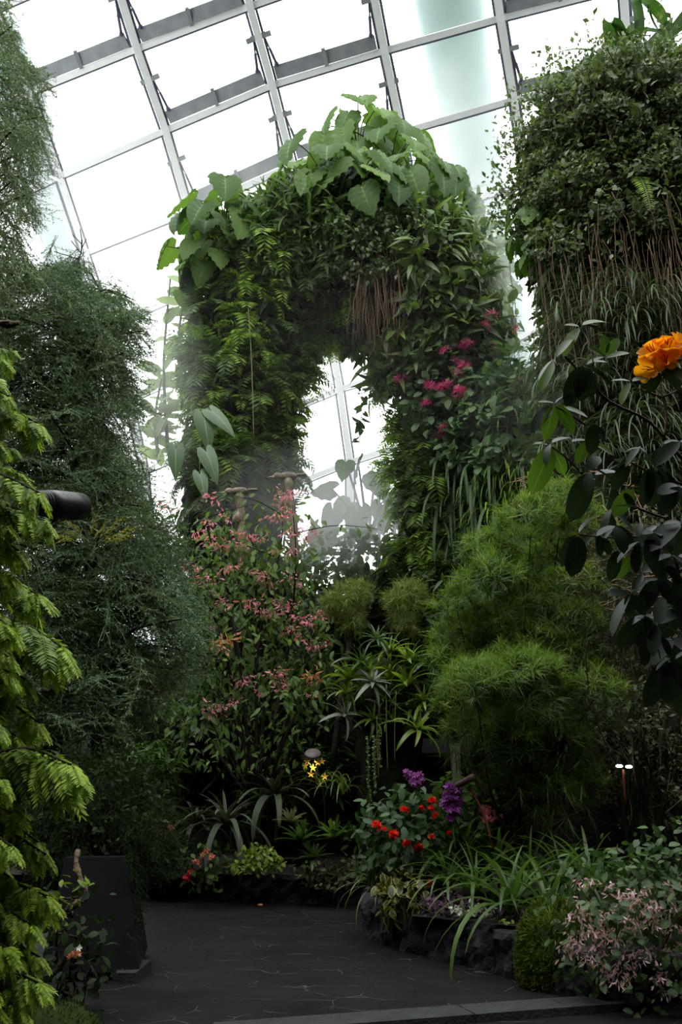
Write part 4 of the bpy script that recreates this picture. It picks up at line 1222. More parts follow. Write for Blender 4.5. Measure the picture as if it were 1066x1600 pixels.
BK = [(505, 880, 23, 45, 50, t_leaf, .3, 'hazy bush low in the arch opening, left of the elephant ear'), (580, 880, 22.5, 50, 42, t_oval, .34, 'hazy bush straight below the elephant ear'), (640, 880, 22.5, 40, 50, t_leaf, .28, 'dark bush right of the elephant ear, beside the arch leg'),
      (470, 930, 21.5, 45, 60, t_leaf, .3, 'hazy bush behind the pink-flowered shrub, right of the carved bird posts'), (690, 960, 18.5, 50, 60, t_lance, .4, 'bush at the foot of the arch right leg, behind the grass-head trees'), (560, 975, 19, 60, 40, t_lance, .4, 'dim bush behind the trunk of the grass-head trees'), (640, 1010, 18.5, 60, 40, t_lance, .4, 'dim bush between the grass-head trees and the bromeliad cluster')]
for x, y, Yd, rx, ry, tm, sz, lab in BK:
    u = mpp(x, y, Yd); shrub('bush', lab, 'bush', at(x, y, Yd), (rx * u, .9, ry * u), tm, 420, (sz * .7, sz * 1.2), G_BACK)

# ------------------------------------------------------------------ carved bird posts
def bird_post(label, top, foot, Yd, turn):
    p, q = at(*top, Yd), at(*foot, Yd); u = mpp(*top, Yd); t = thing('carved_post', label, 'carving', q)
    mb = MB(); P = smooth_path([q, q * .5 + p * .5 + (.03, 0, 0), p], 16); mb.add(tube(P, (7 * u) * (1 + .18 * np.sin(np.arange(16) * 1.9)), 10)); mb.build('post', M_WOOD, t)
    mb = MB(); mb.add(move(lathe([(0, -.5 * 26 * u), (8 * u, -8 * u), (9 * u, 0), (7 * u, 9 * u), (0, 13 * u)], 12), None, p - UP * 40 * u)); mb.build('knot', M_WOOD, t)
    mb = MB(); d = np.array([math.cos(turn), math.sin(turn) * .5, .08]); b = blob((0, 0, 0), (15 * u, 8 * u, 7 * u), 3, .08); Rm = frames(nrm(d)[None], UP[None])[0]; Rm = np.stack([Rm[:, 1], -Rm[:, 0], Rm[:, 2]], 1)
    mb.add(move(b, Rm, p + UP * 4 * u)); mb.build('body', M_WOOD, t)
    mb = MB(); mb.add(move(blob((0, 0, 0), (8 * u, 6 * u, 6 * u), 2, .05), Rm, p + UP * 5 * u - d * 16 * u)); mb.add(move(lathe([(4 * u, 0), (0, 14 * u)], 8), frames(UP[None], -d[None])[0], p + UP * 3 * u - d * 20 * u)); mb.build('head', M_WOOD, t)
    mb = MB(); mb.add(move(box((0, 0, 0), 18 * u, 8 * u, 3 * u, None, .7), Rm, p + d * 20 * u + UP * 6 * u)); mb.build('tail', M_WOOD, t)
    return t
bird_post('carved wooden post with a stylised bird lying across its top, in clear view', (374, 772), (378, 900), 16.8, .12)
bird_post('carved wooden bird post half hidden behind the tallest pink flower spray', (450, 748), (462, 900), 17.2, .22)

# ------------------------------------------------------------------ pink-flowered shrub in the middle
G_FUCH = leafmat('drooping_oval_leaf', (60, 88, 40), (112, 138, 74), .55, .4, .2, rib=(110, 130, 90))
F_CORAL = leafmat('coral_pink_petal', (222, 116, 146), (242, 172, 190), .5, .35, .3)
F_ORNG = leafmat('pale_orange_petal', (226, 150, 112), (238, 182, 146), .5, .35, .3)
FX = 16.2
fx = thing('coral_flowered_shrub', 'arching shrub with drooping coral-pink flower clusters, in the middle distance', 'flowering shrub', at(395, 1235, FX))
ST_ = [[(400, 1235), (405, 1000), (438, 860), (443, 765)], [(410, 1235), (450, 1020), (462, 880), (458, 800)], [(395, 1235), (370, 1000), (340, 880), (320, 815)], [(390, 1235), (350, 1010), (300, 890), (262, 790)], [(400, 1235), (400, 980), (400, 880), (392, 835)],
       [(420, 1235), (470, 1050), (490, 980), (508, 950)], [(385, 1235), (330, 1080), (290, 960), (262, 900)], [(400, 1235), (360, 960), (345, 850), (360, 830)], [(430, 1235), (480, 1100), (500, 1020), (515, 1000)], [(380, 1235), (300, 1120), (260, 1080), (235, 1085)], [(390, 1235), (340, 1150), (320, 1100), (335, 1090)], [(410, 1235), (430, 1120), (440, 1060), (430, 1040)], [(405, 1235), (420, 960), (415, 900), (412, 880)], [(400, 1235), (380, 1100), (370, 1060), (395, 1080)], [(415, 1235), (455, 1130), (480, 1080), (492, 1060)], [(395, 1235), (350, 1000), (330, 930), (300, 900)]]
tw, f = MB(), MB(); spots = []
for s in ST_:
    P = smooth_path([at(x, y, FX + rng.normal() * .4 * (i > 0)) for i, (x, y) in enumerate(s)], 20); tw.add(tube(P, np.linspace(.035, .01, 20), 5)); spots.append(P)
    for k in range(6, 20):
        n = 5; q = P[k] + rng.normal(size=(n, 3)) * .22; d = rng.normal(size=(n, 3)) * (.8, .8, .3) - UP * .7; f.inst(t_leaf, frames(d, np.array([[0, -.5, .8]]) + rng.normal(size=(n, 3)) * .3, rng.uniform(.13, .24, n)), q)
        if k % 4 == 0:
            e = P[k] + np.array([rng.normal() * .6, rng.normal() * .4, rng.uniform(-.1, .4)]); Q = smooth_path([P[k], (P[k] + e) / 2 + UP * .12, e], 6); tw.add(tube(Q, np.linspace(.012, .005, 6), 4))
            n = 9; q = Q[rng.integers(1, 6, n)] + rng.normal(size=(n, 3)) * .1; d = rng.normal(size=(n, 3)) * .6 - UP * .8; f.inst(t_leaf, frames(d, np.array([[0, -.6, .7]]) + rng.normal(size=(n, 3)) * .3, rng.uniform(.13, .24, n)), q)
FXP = [(300, 890), (350, 820), (470, 860), (515, 960), (520, 1060), (500, 1180), (420, 1220), (300, 1200), (230, 1110), (250, 960)]
for x, y in poly_pts(FXP, 1300):
    q = at(x, y, FX + .2 + rng.normal() * .6); d = rng.normal(size=3) * .6 - UP * .9; f.inst(t_leaf, frames(d[None], np.array([[rng.normal() * .4, -.6, .8]]), rng.uniform(.1, .2)), q[None])
f.build('foliage', G_FUCH, fx); tw.build('stems', M_DARKBARK, fx, kind='stuff')
t_bell = leaf(3, .3, .5, .1, .5, .4)
def droop_cluster(n, r, l, mat):
    mb = MB(); p = rng.normal(size=(n, 3)) * (r, r, r * .45); d = rng.normal(size=(n, 3)) * .5 + nrm(p) * .6 - UP * .7; mb.inst(t_bell, frames(d, rdir(n), rng.uniform(.7, 1.2, n) * l), p); return mb
FL = [(262, 792), (256, 786), (440, 775), (447, 795), (434, 806), (452, 772), (310, 832), (335, 841), (345, 852), (385, 836), (405, 840), (383, 852), (300, 886), (274, 892), (360, 886), (395, 892), (410, 897), (417, 906), (460, 828), (476, 839), (484, 835), (458, 862), (440, 941), (455, 946), (410, 956), (430, 957), (392, 941), (470, 966), (480, 972), (500, 962), (506, 955), (470, 997), (490, 1011), (505, 1006), (330, 980), (250, 1085), (244, 1078), (330, 1111), (345, 1104), (365, 1096), (430, 1052), (437, 1056), (405, 1081), (380, 1062), (490, 1085), (331, 778), (325, 815), (352, 808), (430, 860), (462, 905), (320, 905), (300, 905), (448, 985), (463, 985), (440, 1075), (290, 985), (350, 940), (282, 885), (370, 845), (265, 1015)]
blossoms_at(fx, droop_cluster(26, .11, .11, F_CORAL), F_CORAL, [at(x, y, FX - .55) for x, y in FL], 'blossoms', (.55, 1.05))
blossoms_at(fx, droop_cluster(18, .1, .15, F_ORNG), F_ORNG, [at(x, y, FX - .5) for x, y in ((345, 1005), (360, 1000), (492, 1052), (343, 1011), (488, 1060))], 'blossoms', (.8, 1.1))

# ------------------------------------------------------------------ grass-head trees
G_TUFT = leafmat('grass_head_needle', (92, 112, 48), (140, 152, 82), .6, .2, .2)
G_TUFTB = leafmat('rusty_needle', (96, 76, 46), (120, 100, 64), .6, .2, .2)
t_tuft = [tuft(18, .05, 80, 70, 3), tuft(18, .045, 95, 90, 3)]
def grass_head(label, px, py, Yd, r, trunk, extra=()):
    t = thing('grass_head_tree', label, 'tree', at(trunk[0][0], trunk[0][1], Yd)); f = MB()
    u = mpp(px, py, Yd)
    for (x, y, rr) in ((px, py, r), *extra):
        c = at(x, y, Yd); n = 90; d = rdir(n); f_ = d * rr * u * .55
        for i in range(n): f.inst(t_tuft[i % 2], frames(np.cross(d[i], rdir(1)[0])[None], d[i][None], rr * u * rng.uniform(.4, .65)), (c + f_[i])[None])
    f.build('foliage', G_TUFT, t); mb = MB(); mb.add(tube(smooth_path([at(x, y, Yd) for x, y in trunk], 12), np.linspace(.06, .045, 12), 8)); mb.build('trunk', M_DARKBARK, t)
grass_head('tree with a rounded grassy head on a leaning dark trunk, left of its twin', 546, 938, 15.6, 40, [(520, 1200), (535, 1070), (550, 985), (556, 950)], ((522, 944, 28), (552, 972, 30), (562, 925, 28)))
grass_head('tree with a rounded drooping grassy head, right of its twin above the bromeliads', 633, 940, 15.8, 44, [(560, 1200), (585, 1060), (615, 985), (630, 950)], ((634, 978, 28), (648, 928, 28)))

# ------------------------------------------------------------------ epiphyte cluster
EY_ = 15.2
log = thing('mossy_stump', 'dark mossy stump that carries the bromeliad cluster', 'stump', at(605, 1260, EY_ + .4)); mb = MB(); mb.add(tube(smooth_path([at(605, 1275, EY_ + .5), at(608, 1160, EY_ + .5), at(602, 1080, EY_ + .4), at(604, 1030, EY_ + .4)], 16), np.array([.35, .36, .4, .5, .55, .6, .62, .66, .7, .7, .66, .6, .5, .4, .3, .15]), 16)); v = mb.v[0]; mb.v[0] = lumpy(v, .12, 2.0); mb.build('wood', M_MOSSWALL, log)
G_BRG = leafmat('green_bromeliad_leaf', (76, 104, 36), (128, 150, 62), .38, .35, .5)
G_BRD = leafmat('deep_green_bromeliad_leaf', (44, 70, 34), (78, 104, 48), .4, .3, .5)
G_SILV = leafmat('silver_bromeliad_leaf', (84, 94, 78), (120, 126, 110), .5, .2, .4)
B1 = Kind([_one('bromeliad', 'bromeliad', rosette(22, .66, .15, 82, 5, 75), G_BRG), _one('bromeliad', 'bromeliad', rosette(20, .64, .17, 82, 0, 100), G_BRG), _one('bromeliad', 'bromeliad', rosette(22, .7, .13, 80, -10, 85), G_BRD)])
B2 = Kind([_one('silver_bromeliad', 'bromeliad', rosette(18, .5, .2, 70, -30, 40), G_SILV)])
for i, (x, y, s) in enumerate(((612, 1020, 1.0), (562, 1038, .95), (642, 1034, 1.0), (545, 1062, .95), (612, 1060, 1.05), (640, 1070, 1.1), (664, 1098, 1.0), (604, 1095, .9), (562, 1102, .9), (618, 1128, .8), (582, 1126, .8), (690, 1060, .9), (590, 1000, .8), (668, 1040, .9), (540, 1085, .8), (688, 1112, .8), (640, 1108, .85), (575, 1050, .9))):
    B1.put(at(x, y, EY_ - .35 + rng.normal() * .15), rng.uniform(0, 6), s, 'green bromeliad among the cluster growing on the mossy stump', 'green bromeliads on the stump', rx=rng.uniform(.1, .6), ry=rng.normal() * .25)
B1.put(at(652, 1142, EY_ - .7), 1.0, 1.2, 'bromeliad hanging out lowest at the right of the stump cluster, with arching leaves', None, 1, rx=.5)
B2.put(at(582, 1066, EY_ - .8), .4, 1.05, 'silvery bromeliad star in the middle of the stump cluster', rx=.5); B2.put(at(538, 1116, EY_ - .7), 1.7, 1.05, 'silvery bromeliad star low at the left of the stump cluster', rx=.75, ry=-.3)
# hanging strings of small leaves
G_STR = leafmat('string_succulent_leaf', (96, 120, 66), (126, 146, 90), .5, .25, .4)
for x0, y0, x1, y1, k, lab in ((574, 1150, 581, 1298, 1, 'longest string of small round leaves hanging below the bromeliad cluster'), (585, 1150, 587, 1240, 1, 'string of small round leaves right beside the longest one'), (592, 1140, 594, 1200, 1, 'shortest string of small round leaves under the bromeliads'),
                              (604, 1070, 606, 1205, 0, 'thin bare hanging stem under the bromeliad cluster, left of two'), (619, 1080, 617, 1190, 0, 'thin bare hanging stem under the bromeliad cluster, right of two'), (589, 1120, 592, 1215, 0, 'thin bare stem hanging between the leaf strings')):
    t = thing('hanging_string', lab, 'hanging plant', at(x0, y0, EY_ - .9)); P = smooth_path([at(x0, y0, EY_ - .9), at((x0 + x1) / 2 - 1, (y0 + y1) / 2, EY_ - .95), at(x1, y1, EY_ - .95)], 16); mb = MB(); mb.add(tube(P, .008 if k else .009, 4)); mb.build('stem', M_STALK, t)
    if k:
        n = int((y1 - y0) * 1.6); s = rng.uniform(0, 15, n); a = s.astype(int); fr_ = (s - a)[:, None]; q = P[a] * (1 - fr_) + P[np.minimum(a + 1, 15)] * fr_; f = MB(); d = rng.normal(size=(n, 3)) * (1, 1, .4) - UP * .3; f.inst(t_oval, frames(d, rdir(n), rng.uniform(.032, .05, n)), q); f.build('foliage', G_STR, t)

# ------------------------------------------------------------------ bright feathery bush on the right
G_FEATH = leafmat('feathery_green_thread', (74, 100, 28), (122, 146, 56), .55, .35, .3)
G_FEATH_SHADE = leafmat('feathery_shaded_thread', (40, 64, 20), (76, 104, 36), .55, .3, .3)  # darker copy for the low-facing tufts: their shade is put into the colour
t_fea = [tuft(26, .034, 75, 120, 4), tuft(26, .03, 60, 140, 4)]
FB = [(830, 830, 58), (880, 800, 50), (770, 925, 62), (870, 900, 62), (725, 1010, 52), (800, 1000, 66), (890, 990, 56), (745, 1085, 56), (830, 1080, 66), (735, 1150, 44), (790, 1165, 58), (870, 1170, 58), (850, 1240, 46), (930, 1090, 50), (790, 1230, 40), (925, 840, 45), (715, 955, 36), (905, 1230, 44), (840, 960, 50), (700, 1040, 30), (800, 1060, 60), (770, 1000, 60), (850, 1030, 60), (720, 1110, 40), (840, 1140, 60), (760, 870, 40), (860, 1100, 50), (780, 1130, 50), (820, 880, 60), (900, 930, 50), (750, 965, 50), (875, 1045, 60), (760, 1050, 50), (830, 1010, 50), (815, 1100, 50)]
fb = thing('feathery_bush', 'large bright green feathery bush in the right-hand planter', 'bush', at(815, 1330, 11.3)); f, fd, st = MB(), MB(), MB(); foot = at(815, 1330, 11.3)
for x, y, r in FB:
    Yc = 11.2 + rng.normal() * .35; c = at(x, y, Yc); u = mpp(x, y, Yc); n = int(64 * (r / 50) ** 2)
    d = rdir(n); d[:, 2] = np.where(rng.uniform(size=n) < .6, np.abs(d[:, 2]), d[:, 2])
    for i in range(n):
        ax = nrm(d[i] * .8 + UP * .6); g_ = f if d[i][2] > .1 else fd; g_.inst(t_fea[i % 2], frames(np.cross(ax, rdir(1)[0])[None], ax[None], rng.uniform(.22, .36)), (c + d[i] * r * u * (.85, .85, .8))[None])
    st.add(tube(smooth_path([foot + rng.normal(size=3) * .12 * (1, 1, 0), (foot + c) / 2 + rng.normal(size=3) * .15, c], 10), np.linspace(.022, .008, 10), 6))
f.build('foliage', G_FEATH, fb); fd.build('foliage', G_FEATH_SHADE, fb); st.build('stems', M_DARKBARK, fb, kind='stuff')
# drooping wisps below it
f = MB(); tk = [tuft(16, .03, 50, 60, 4)]
for x, y in poly_pts([(700, 1150), (940, 1150), (930, 1290), (860, 1330), (830, 1260), (700, 1200)], 150):
    d = np.array([rng.normal() * .4, -.4, -.7 + rng.normal() * .2]); f.inst(tk[0], frames(np.cross(d, rdir(1)[0])[None], d[None], rng.uniform(.25, .45)), at(x, y - 15, 11 + rng.normal() * .3)[None])
f.build('foliage', leafmat('feathery_wisp', (44, 60, 22), (74, 88, 38), .55, .35, .3), fb)

# brown twiggy shrub behind the rhododendron
G_TWIG = leafmat('small_dull_leaf', (48, 56, 34), (82, 88, 54), .6, .2, .3)
tb = thing('twiggy_shrub', 'sparse shrub with brown twigs and tiny dull leaves, right of the feathery bush', 'shrub', at(1000, 1320, 11.6)); f, tw = MB(), MB(); foot = at(1000, 1320, 11.6)
for x, y in poly_pts([(930, 850), (1000, 780), (1090, 800), (1100, 1290), (960, 1280), (900, 1150), (890, 960)], 110):
    c = at(x, y, 11.6 + rng.normal() * .5); P = smooth_path([foot + rng.normal(size=3) * .3, foot * .35 + c * .65 + rng.normal(size=3) * .2, c], 10); tw.add(tube(P[4:], np.linspace(.012, .004, 6), 3, False))
    for k in range(3):
        d = nrm(rng.normal(size=3) * (1, .8, .6)); l = rng.uniform(.3, .6); Q = np.array([c + d * l * v for v in (0, .5, 1)]); tw.add(tube(Q, [.007, .005, .003], 3, False)); n = 14; q = c + d * l * rng.uniform(0, 1, (n, 1)) + rng.normal(size=(n, 3)) * .05; strew(f, t_small, q, np.repeat(d[None], n, 0), (.05, .1), .6, .1, .9)
f.build('foliage', G_TWIG, tb); tw.build('twigs', M_BARK, tb, kind='stuff')
M_DRY = leafmat('dry_twig', (128, 100, 72), (166, 136, 104), .8, 0, .2)
for lab, poly, n in (('tangle of dry brown twigs on the slope right of the arch, behind the shiny leaves', [(800, 740), (1000, 730), (1010, 820), (960, 850), (800, 810)], 60), ('dry pale twigs tangled between the feathery bush and the shiny leaves', [(880, 860), (1050, 860), (1060, 980), (920, 960)], 46)):
    t = thing('dry_twigs', lab, 'twigs', at(poly[0][0], poly[0][1], 11.9), kind='stuff'); mb = MB()
    for x, y in poly_pts(poly, n):
        c = at(x, y, 12.2 if poly[0][0] == 800 else 11.0); d = nrm(rng.normal(size=3) * (1, .5, .35)); l = rng.uniform(.2, .55); mb.add(tube(smooth_path([c, c + d * l * .5 + rng.normal(size=3) * .05, c + d * l], 6), np.linspace(.012, .004, 6), 4))
    mb.build('twigs', M_DRY, t, kind='stuff')
# ------------------------------------------------------------------ understorey on the bank behind the court
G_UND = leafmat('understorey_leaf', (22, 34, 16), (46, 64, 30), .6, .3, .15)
G_GING = leafmat('ginger_leaf', (48, 74, 30), (82, 110, 48), .55, .35, .2)
G_GREYB = leafmat('grey_banded_bromeliad_leaf', (50, 59, 44), (78, 86, 68), .6, .15, .2)
t_gl = leaf(6, .2, .25, .5, .6, .9)
def cane(name, label, n, h, l, mat, group=None):
    """leafy canes like a ginger's"""
    t = thing(name, label, 'leafy plant', (0, 0, 0), group); f, st = MB(), MB()
    for i in range(n):
        a = rng.uniform(0, 6.28); r = rng.uniform(.1, .5); top = np.array([math.cos(a) * r, math.sin(a) * r, h * rng.uniform(.6, 1.1)]); P = smooth_path([(top[0] * .2, top[1] * .2, -.3), top * (.5, .5, .6), top], 8); st.add(tube(P, np.linspace(.015, .008, 8), 4, False))
        for k in range(2, 8):
            for s in (-1, 1):
                d = np.array([math.cos(a + s * 1.5), math.sin(a + s * 1.5), .25]) + rng.normal(size=3) * .25; f.inst(t_gl, frames(d[None], (UP + rng.normal(size=3) * .2)[None], l * rng.uniform(.7, 1.1)), P[k][None])
    f.build('foliage', mat, t); st.build('stems', M_STALK, t, kind='stuff'); return t
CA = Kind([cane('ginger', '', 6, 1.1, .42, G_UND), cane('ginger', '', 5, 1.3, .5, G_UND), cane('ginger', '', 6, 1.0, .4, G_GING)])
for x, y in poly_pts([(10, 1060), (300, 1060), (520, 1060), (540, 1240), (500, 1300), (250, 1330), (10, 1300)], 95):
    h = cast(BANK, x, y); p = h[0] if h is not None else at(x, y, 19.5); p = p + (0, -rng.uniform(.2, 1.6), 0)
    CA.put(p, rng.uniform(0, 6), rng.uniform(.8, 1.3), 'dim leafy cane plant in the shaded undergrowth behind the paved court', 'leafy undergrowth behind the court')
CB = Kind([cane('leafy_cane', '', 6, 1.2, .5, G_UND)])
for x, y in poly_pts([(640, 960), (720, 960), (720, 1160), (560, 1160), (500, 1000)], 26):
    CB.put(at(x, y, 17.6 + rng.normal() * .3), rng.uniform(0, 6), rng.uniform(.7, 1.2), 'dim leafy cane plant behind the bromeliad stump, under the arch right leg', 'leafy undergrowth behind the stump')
for x, y, s, w_, lab in ((190, 1215, 1.0, 2, 'broad-leaved ginger with pale arching leaves just right of the conifer trunk'), (228, 1215, 1.1, 2, 'broad-leaved ginger second right of the conifer trunk'), (262, 1225, 1.0, 2, 'ginger third right of the conifer trunk, above the dark bush')):
    CA.put(at(x, y + 20, 15.6), rng.uniform(0, 6), s * .75, lab, None, w_)

# large grey-leaved bromeliads on the far planter
GB = Kind([_one('grey_bromeliad', 'bromeliad', rosette(26, 1.35, .11, 85, 8, 130, 9, .3, .4, .8), G_GREYB), _one('grey_bromeliad', 'bromeliad', rosette(22, 1.35, .14, 85, 15, 140, 9, .3, .4, .8), G_GREYB)])
GB.put(at(352, 1292, 15.6), .3, 1.0, 'large grey bromeliad with banded arching leaves over the far planter', None, 0)
GB.put(at(430, 1250, 15.9), 1.2, .95, 'grey bromeliad with broad hanging leaves, right of the largest one', None, 1)
GB.put(at(305, 1290, 16.3), 2.1, .8, 'dim grey bromeliad at the left behind the largest one', None, 0)
for x, y, s, lab in ((470, 1315, .8, 'stiff green bromeliad in front of the planter corner, left of two'), (525, 1312, .85, 'stiff green bromeliad at the planter corner, right of two'), (455, 1285, .55, 'small pale spiky bromeliad above the stiff green pair'), (490, 1342, .6, 'dark bromeliad with reddish leaves at the planter edge'), (548, 1310, .6, 'rosy tipped bromeliad at the far right of the planter')):
    Kind(_one('stiff_bromeliad', 'bromeliad', rosette(20, .72, .26, 80, 5, 35), G_BRD if 'pale' not in lab else G_SILV)).put(at(x, y, 15.0), rng.uniform(0, 6), s, lab, rx=.25)
OG = Kind(strap_plant('orchid', '', 'orchid', 20, .9, [strap(8, .035, 70, 140, .3), strap(8, .035, 40, 120, .3)], G_BRG, 2))
OG.put(at(500, 1225, 15.4), .5, .8, 'orchid with arching yellow-green leaves and yellow flowers under the disc lamp'); OG.put(at(535, 1235, 15.2), 2.0, 1.0, 'arching narrow-leaved orchid plant right of the yellow-flowered one')
F_YEL = leafmat('yellow_orchid_petal', (210, 190, 60), (226, 170, 50), .5, .3, .3)
t = thing('yellow_orchid_spray', 'spray of yellow orchid flowers lit by the disc lamp', 'flower', at(487, 1200, 15.2)); mb = MB(); mb.add(tube(smooth_path([at(500, 1230, 15.3), at(492, 1205, 15.2), at(478, 1186, 15.1)], 8), .008, 4)); mb.build('stalk', M_STALK, t)
for x, y in ((480, 1190), (478, 1197), (489, 1200), (497, 1192), (503, 1190), (486, 1210), (508, 1214)):
    mb = MB(); p = at(x, y, 15.1); mb.add(move(petals(5, .07, .45, 70, 30), frames(np.array([[0, .3, 1.0]]), np.array([[rng.normal() * .4, -1.0, .2]]))[0], p)); mb.build('blossoms', F_YEL, t)
p = at(489, 1178, 15.1); u = mpp(489, 1178, 15.1); t = thing('disc_lamp', 'flat round garden lamp head on a thin post above the yellow orchids', 'lamp', (p[0] + .2, p[1] + .25, .5))
mb = MB(); mb.add(move(lathe([(0, .03), (12 * u, .025), (13 * u, 0), (12 * u, -.03), (0, -.02)], 24), np.array([(1, 0, 0), (0, .82, .57), (0, -.57, .82)]).T, p)); mb.build('lamp_head', roughmat('dull_bronze', (92, 80, 82), (112, 98, 98), 4, .5, .05), t)
mb = MB(); mb.add(tube(smooth_path([(p[0] + .2, p[1] + .25, .5), (p[0] + .2, p[1] + .2, p[2] * .7), p + UP * .0], 8), .012, 6)); mb.build('pole', M_LAMP, t)
ld = bpy.data.lights.new('disc_lamp_bulb', 'SPOT'); ld.energy = 28; ld.color = (1, .9, .6); ld.spot_size = 1.7; ld.spot_blend = .7; ld.shadow_soft_size = .05
lo = bpy.data.objects.new('disc_lamp_bulb', ld); COL.objects.link(lo); lo.location = p + np.array([0, -.02, -.06]); lo.rotation_euler = (.15, 0, 0)

# small plants along the far planter edge
G_LIMEC = leafmat('lime_ground_cover_leaf', (84, 108, 28), (124, 146, 44), .5, .3, .4)
G_OLIVE = leafmat('olive_ground_cover_leaf', (50, 56, 26), (80, 84, 44), .55, .3, .3)
def cover(label, poly, Yd, n, size, mat, tm=t_oval, name='ground_cover', kind='stuff', bump=.25):
    c = np.mean(np.array(poly), 0); t = thing(name, label, 'ground cover', at(c[0], c[1], Yd), kind=kind); pts = np.array([at(x, y, Yd + rng.normal() * bump) for x, y in poly_pts(poly, n)]); f = MB(); strew(f, tm, pts, np.repeat(np.array([[0, -.5, .8]]), n, 0), size, .6, .35, .7, .1); f.build('foliage', mat, t, kind='stuff'); return t
cover('bright lime ground cover spilling over the far planter, below the grey bromeliads', [(352, 1358), (375, 1340), (400, 1322), (425, 1330), (445, 1350), (440, 1366), (360, 1368)], 15.25, 420, (.07, .12), G_LIMEC)
cover('olive creeping ground cover hanging over the far planter corner', [(455, 1355), (560, 1345), (575, 1380), (510, 1400), (460, 1375)], 15.05, 420, (.06, .11), G_OLIVE)
cover('dim creeping plants along the left end of the far planter', [(200, 1330), (300, 1340), (300, 1368), (200, 1375)], 15.4, 260, (.08, .14), G_UND)
bg_ = shrub('begonia', 'small begonia with salmon and crimson flowers on the far planter, left of the lime cover', 'begonia', at(322, 1350, 15.1), (.28, .2, .22), t_oval, 130, (.08, .15), G_GING)
F_SALM = leafmat('salmon_petal', (214, 128, 100), (232, 160, 130), .5, .3, .3); F_CRIM = leafmat('crimson_petal', (170, 28, 44), (206, 52, 66), .5, .3, .3); F_RED = leafmat('scarlet_petal', (212, 26, 16), (240, 60, 34), .5, .3, .3)
blossoms_at(bg_, cluster_mesh(petals(5, .05, .6, 55, 20), 7, .05, F_SALM), F_SALM, [at(x, y, 14.8) for x, y in ((323, 1330), (331, 1340), (307, 1348), (318, 1338), (325, 1371))])
blossoms_at(bg_, cluster_mesh(petals(5, .05, .6, 55, 20), 10, .07, F_CRIM), F_CRIM, [at(x, y, 14.8) for x, y in ((294, 1371), (300, 1364), (290, 1375))])
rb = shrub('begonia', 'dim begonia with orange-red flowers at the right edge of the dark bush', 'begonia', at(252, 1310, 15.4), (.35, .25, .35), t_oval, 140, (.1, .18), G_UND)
blossoms_at(rb, cluster_mesh(petals(5, .06, .6, 55, 20), 12, .1, F_CORAL), F_SALM, [at(x, y, 15.1) for x, y in ((248, 1294), (256, 1297), (264, 1293), (252, 1327), (243, 1305))])
t = tag(MB.build((lambda m_: (m_.add(blob(ground(407, 1416) + (0, 0, .02), (.05, .035, .02), 2, .2)), m_)[1])(MB()), 'fallen_blossom', F_SALM), 'single pale fallen blossom on the paving before the far planter', 'petal')

# ------------------------------------------------------------------ right-hand planter
RY = 10.8
rs = shrub('scarlet_flowered_bush', 'round dark-leaved bush with scarlet flowers in the right planter', 'flowering bush', at(648, 1315, RY + .6), (.6, .45, .5), t_oval, 950, (.1, .17), leafmat('glossy_round_leaf', (36, 58, 30), (72, 98, 58), .5, .25, .25), twigs=14)
blossoms_at(rs, cluster_mesh(petals(6, .06, .5, 45, 20, 2), 12, .045, F_RED), F_RED, [at(x, y, RY) for x, y in ((632, 1266), (659, 1263), (674, 1264), (681, 1275), (676, 1252), (601, 1296), (588, 1290), (636, 1318), (655, 1325), (702, 1302), (672, 1379), (615, 1304), (675, 1308))], 'blossoms', (.45, .95))
br2 = shrub('pale_leaved_bush', 'loose bush with paler oval leaves behind the purple orchids', 'bush', at(738, 1285, RY + 1.0), (.55, .4, .5), t_oval, 420, (.12, .2), G_GING, twigs=10)
F_PURP = leafmat('purple_petal', (150, 70, 160), (196, 130, 206), .5, .3, .3); F_PURD = leafmat('deep_purple_petal', (120, 46, 128), (164, 84, 168), .5, .3, .3)
def orchid(label, stem, spots, mat, r, n, Yd):
    t = thing('orchid_spike', label, 'orchid', at(stem[0][0], stem[0][1], Yd)); mb = MB(); mb.add(tube(smooth_path([at(x, y, Yd) for x, y in stem], 10), .009, 5)); mb.build('stalk', M_STALK, t); blossoms_at(t, cluster_mesh(petals(5, .045, .6, 60, 15, 2), n, r, mat), mat, [at(x, y, Yd) for x, y in spots]); return t
orchid('leaning spike of lilac orchids against the dark recess', [(720, 1300), (690, 1234), (660, 1215), (634, 1206)], [(634, 1206), (641, 1209), (648, 1213), (646, 1220), (655, 1212), (661, 1219), (653, 1224), (638, 1212)], F_PURP, .035, 8, RY)
orchid('dense upright spike of deep purple orchids beside the scarlet flowers', [(712, 1330), (708, 1290), (705, 1230)], [(705, 1232), (712, 1238), (700, 1240), (708, 1246), (716, 1250), (699, 1252), (706, 1257), (714, 1262), (702, 1266), (710, 1270), (705, 1277), (696, 1258)], F_PURD, .06, 22, RY - .1)
pkb = shrub('pink_flowered_bush', 'dim small bush with pink flowers behind the purple orchids', 'flowering bush', at(770, 1280, RY + .8), (.35, .3, .25), t_oval, 140, (.08, .14), G_UND); blossoms_at(pkb, cluster_mesh(petals(5, .05, .6, 55, 20), 8, .07, F_CORAL), F_CORAL, [at(x, y, RY + .4) for x, y in ((757, 1268), (768, 1272), (776, 1278), (760, 1280))])
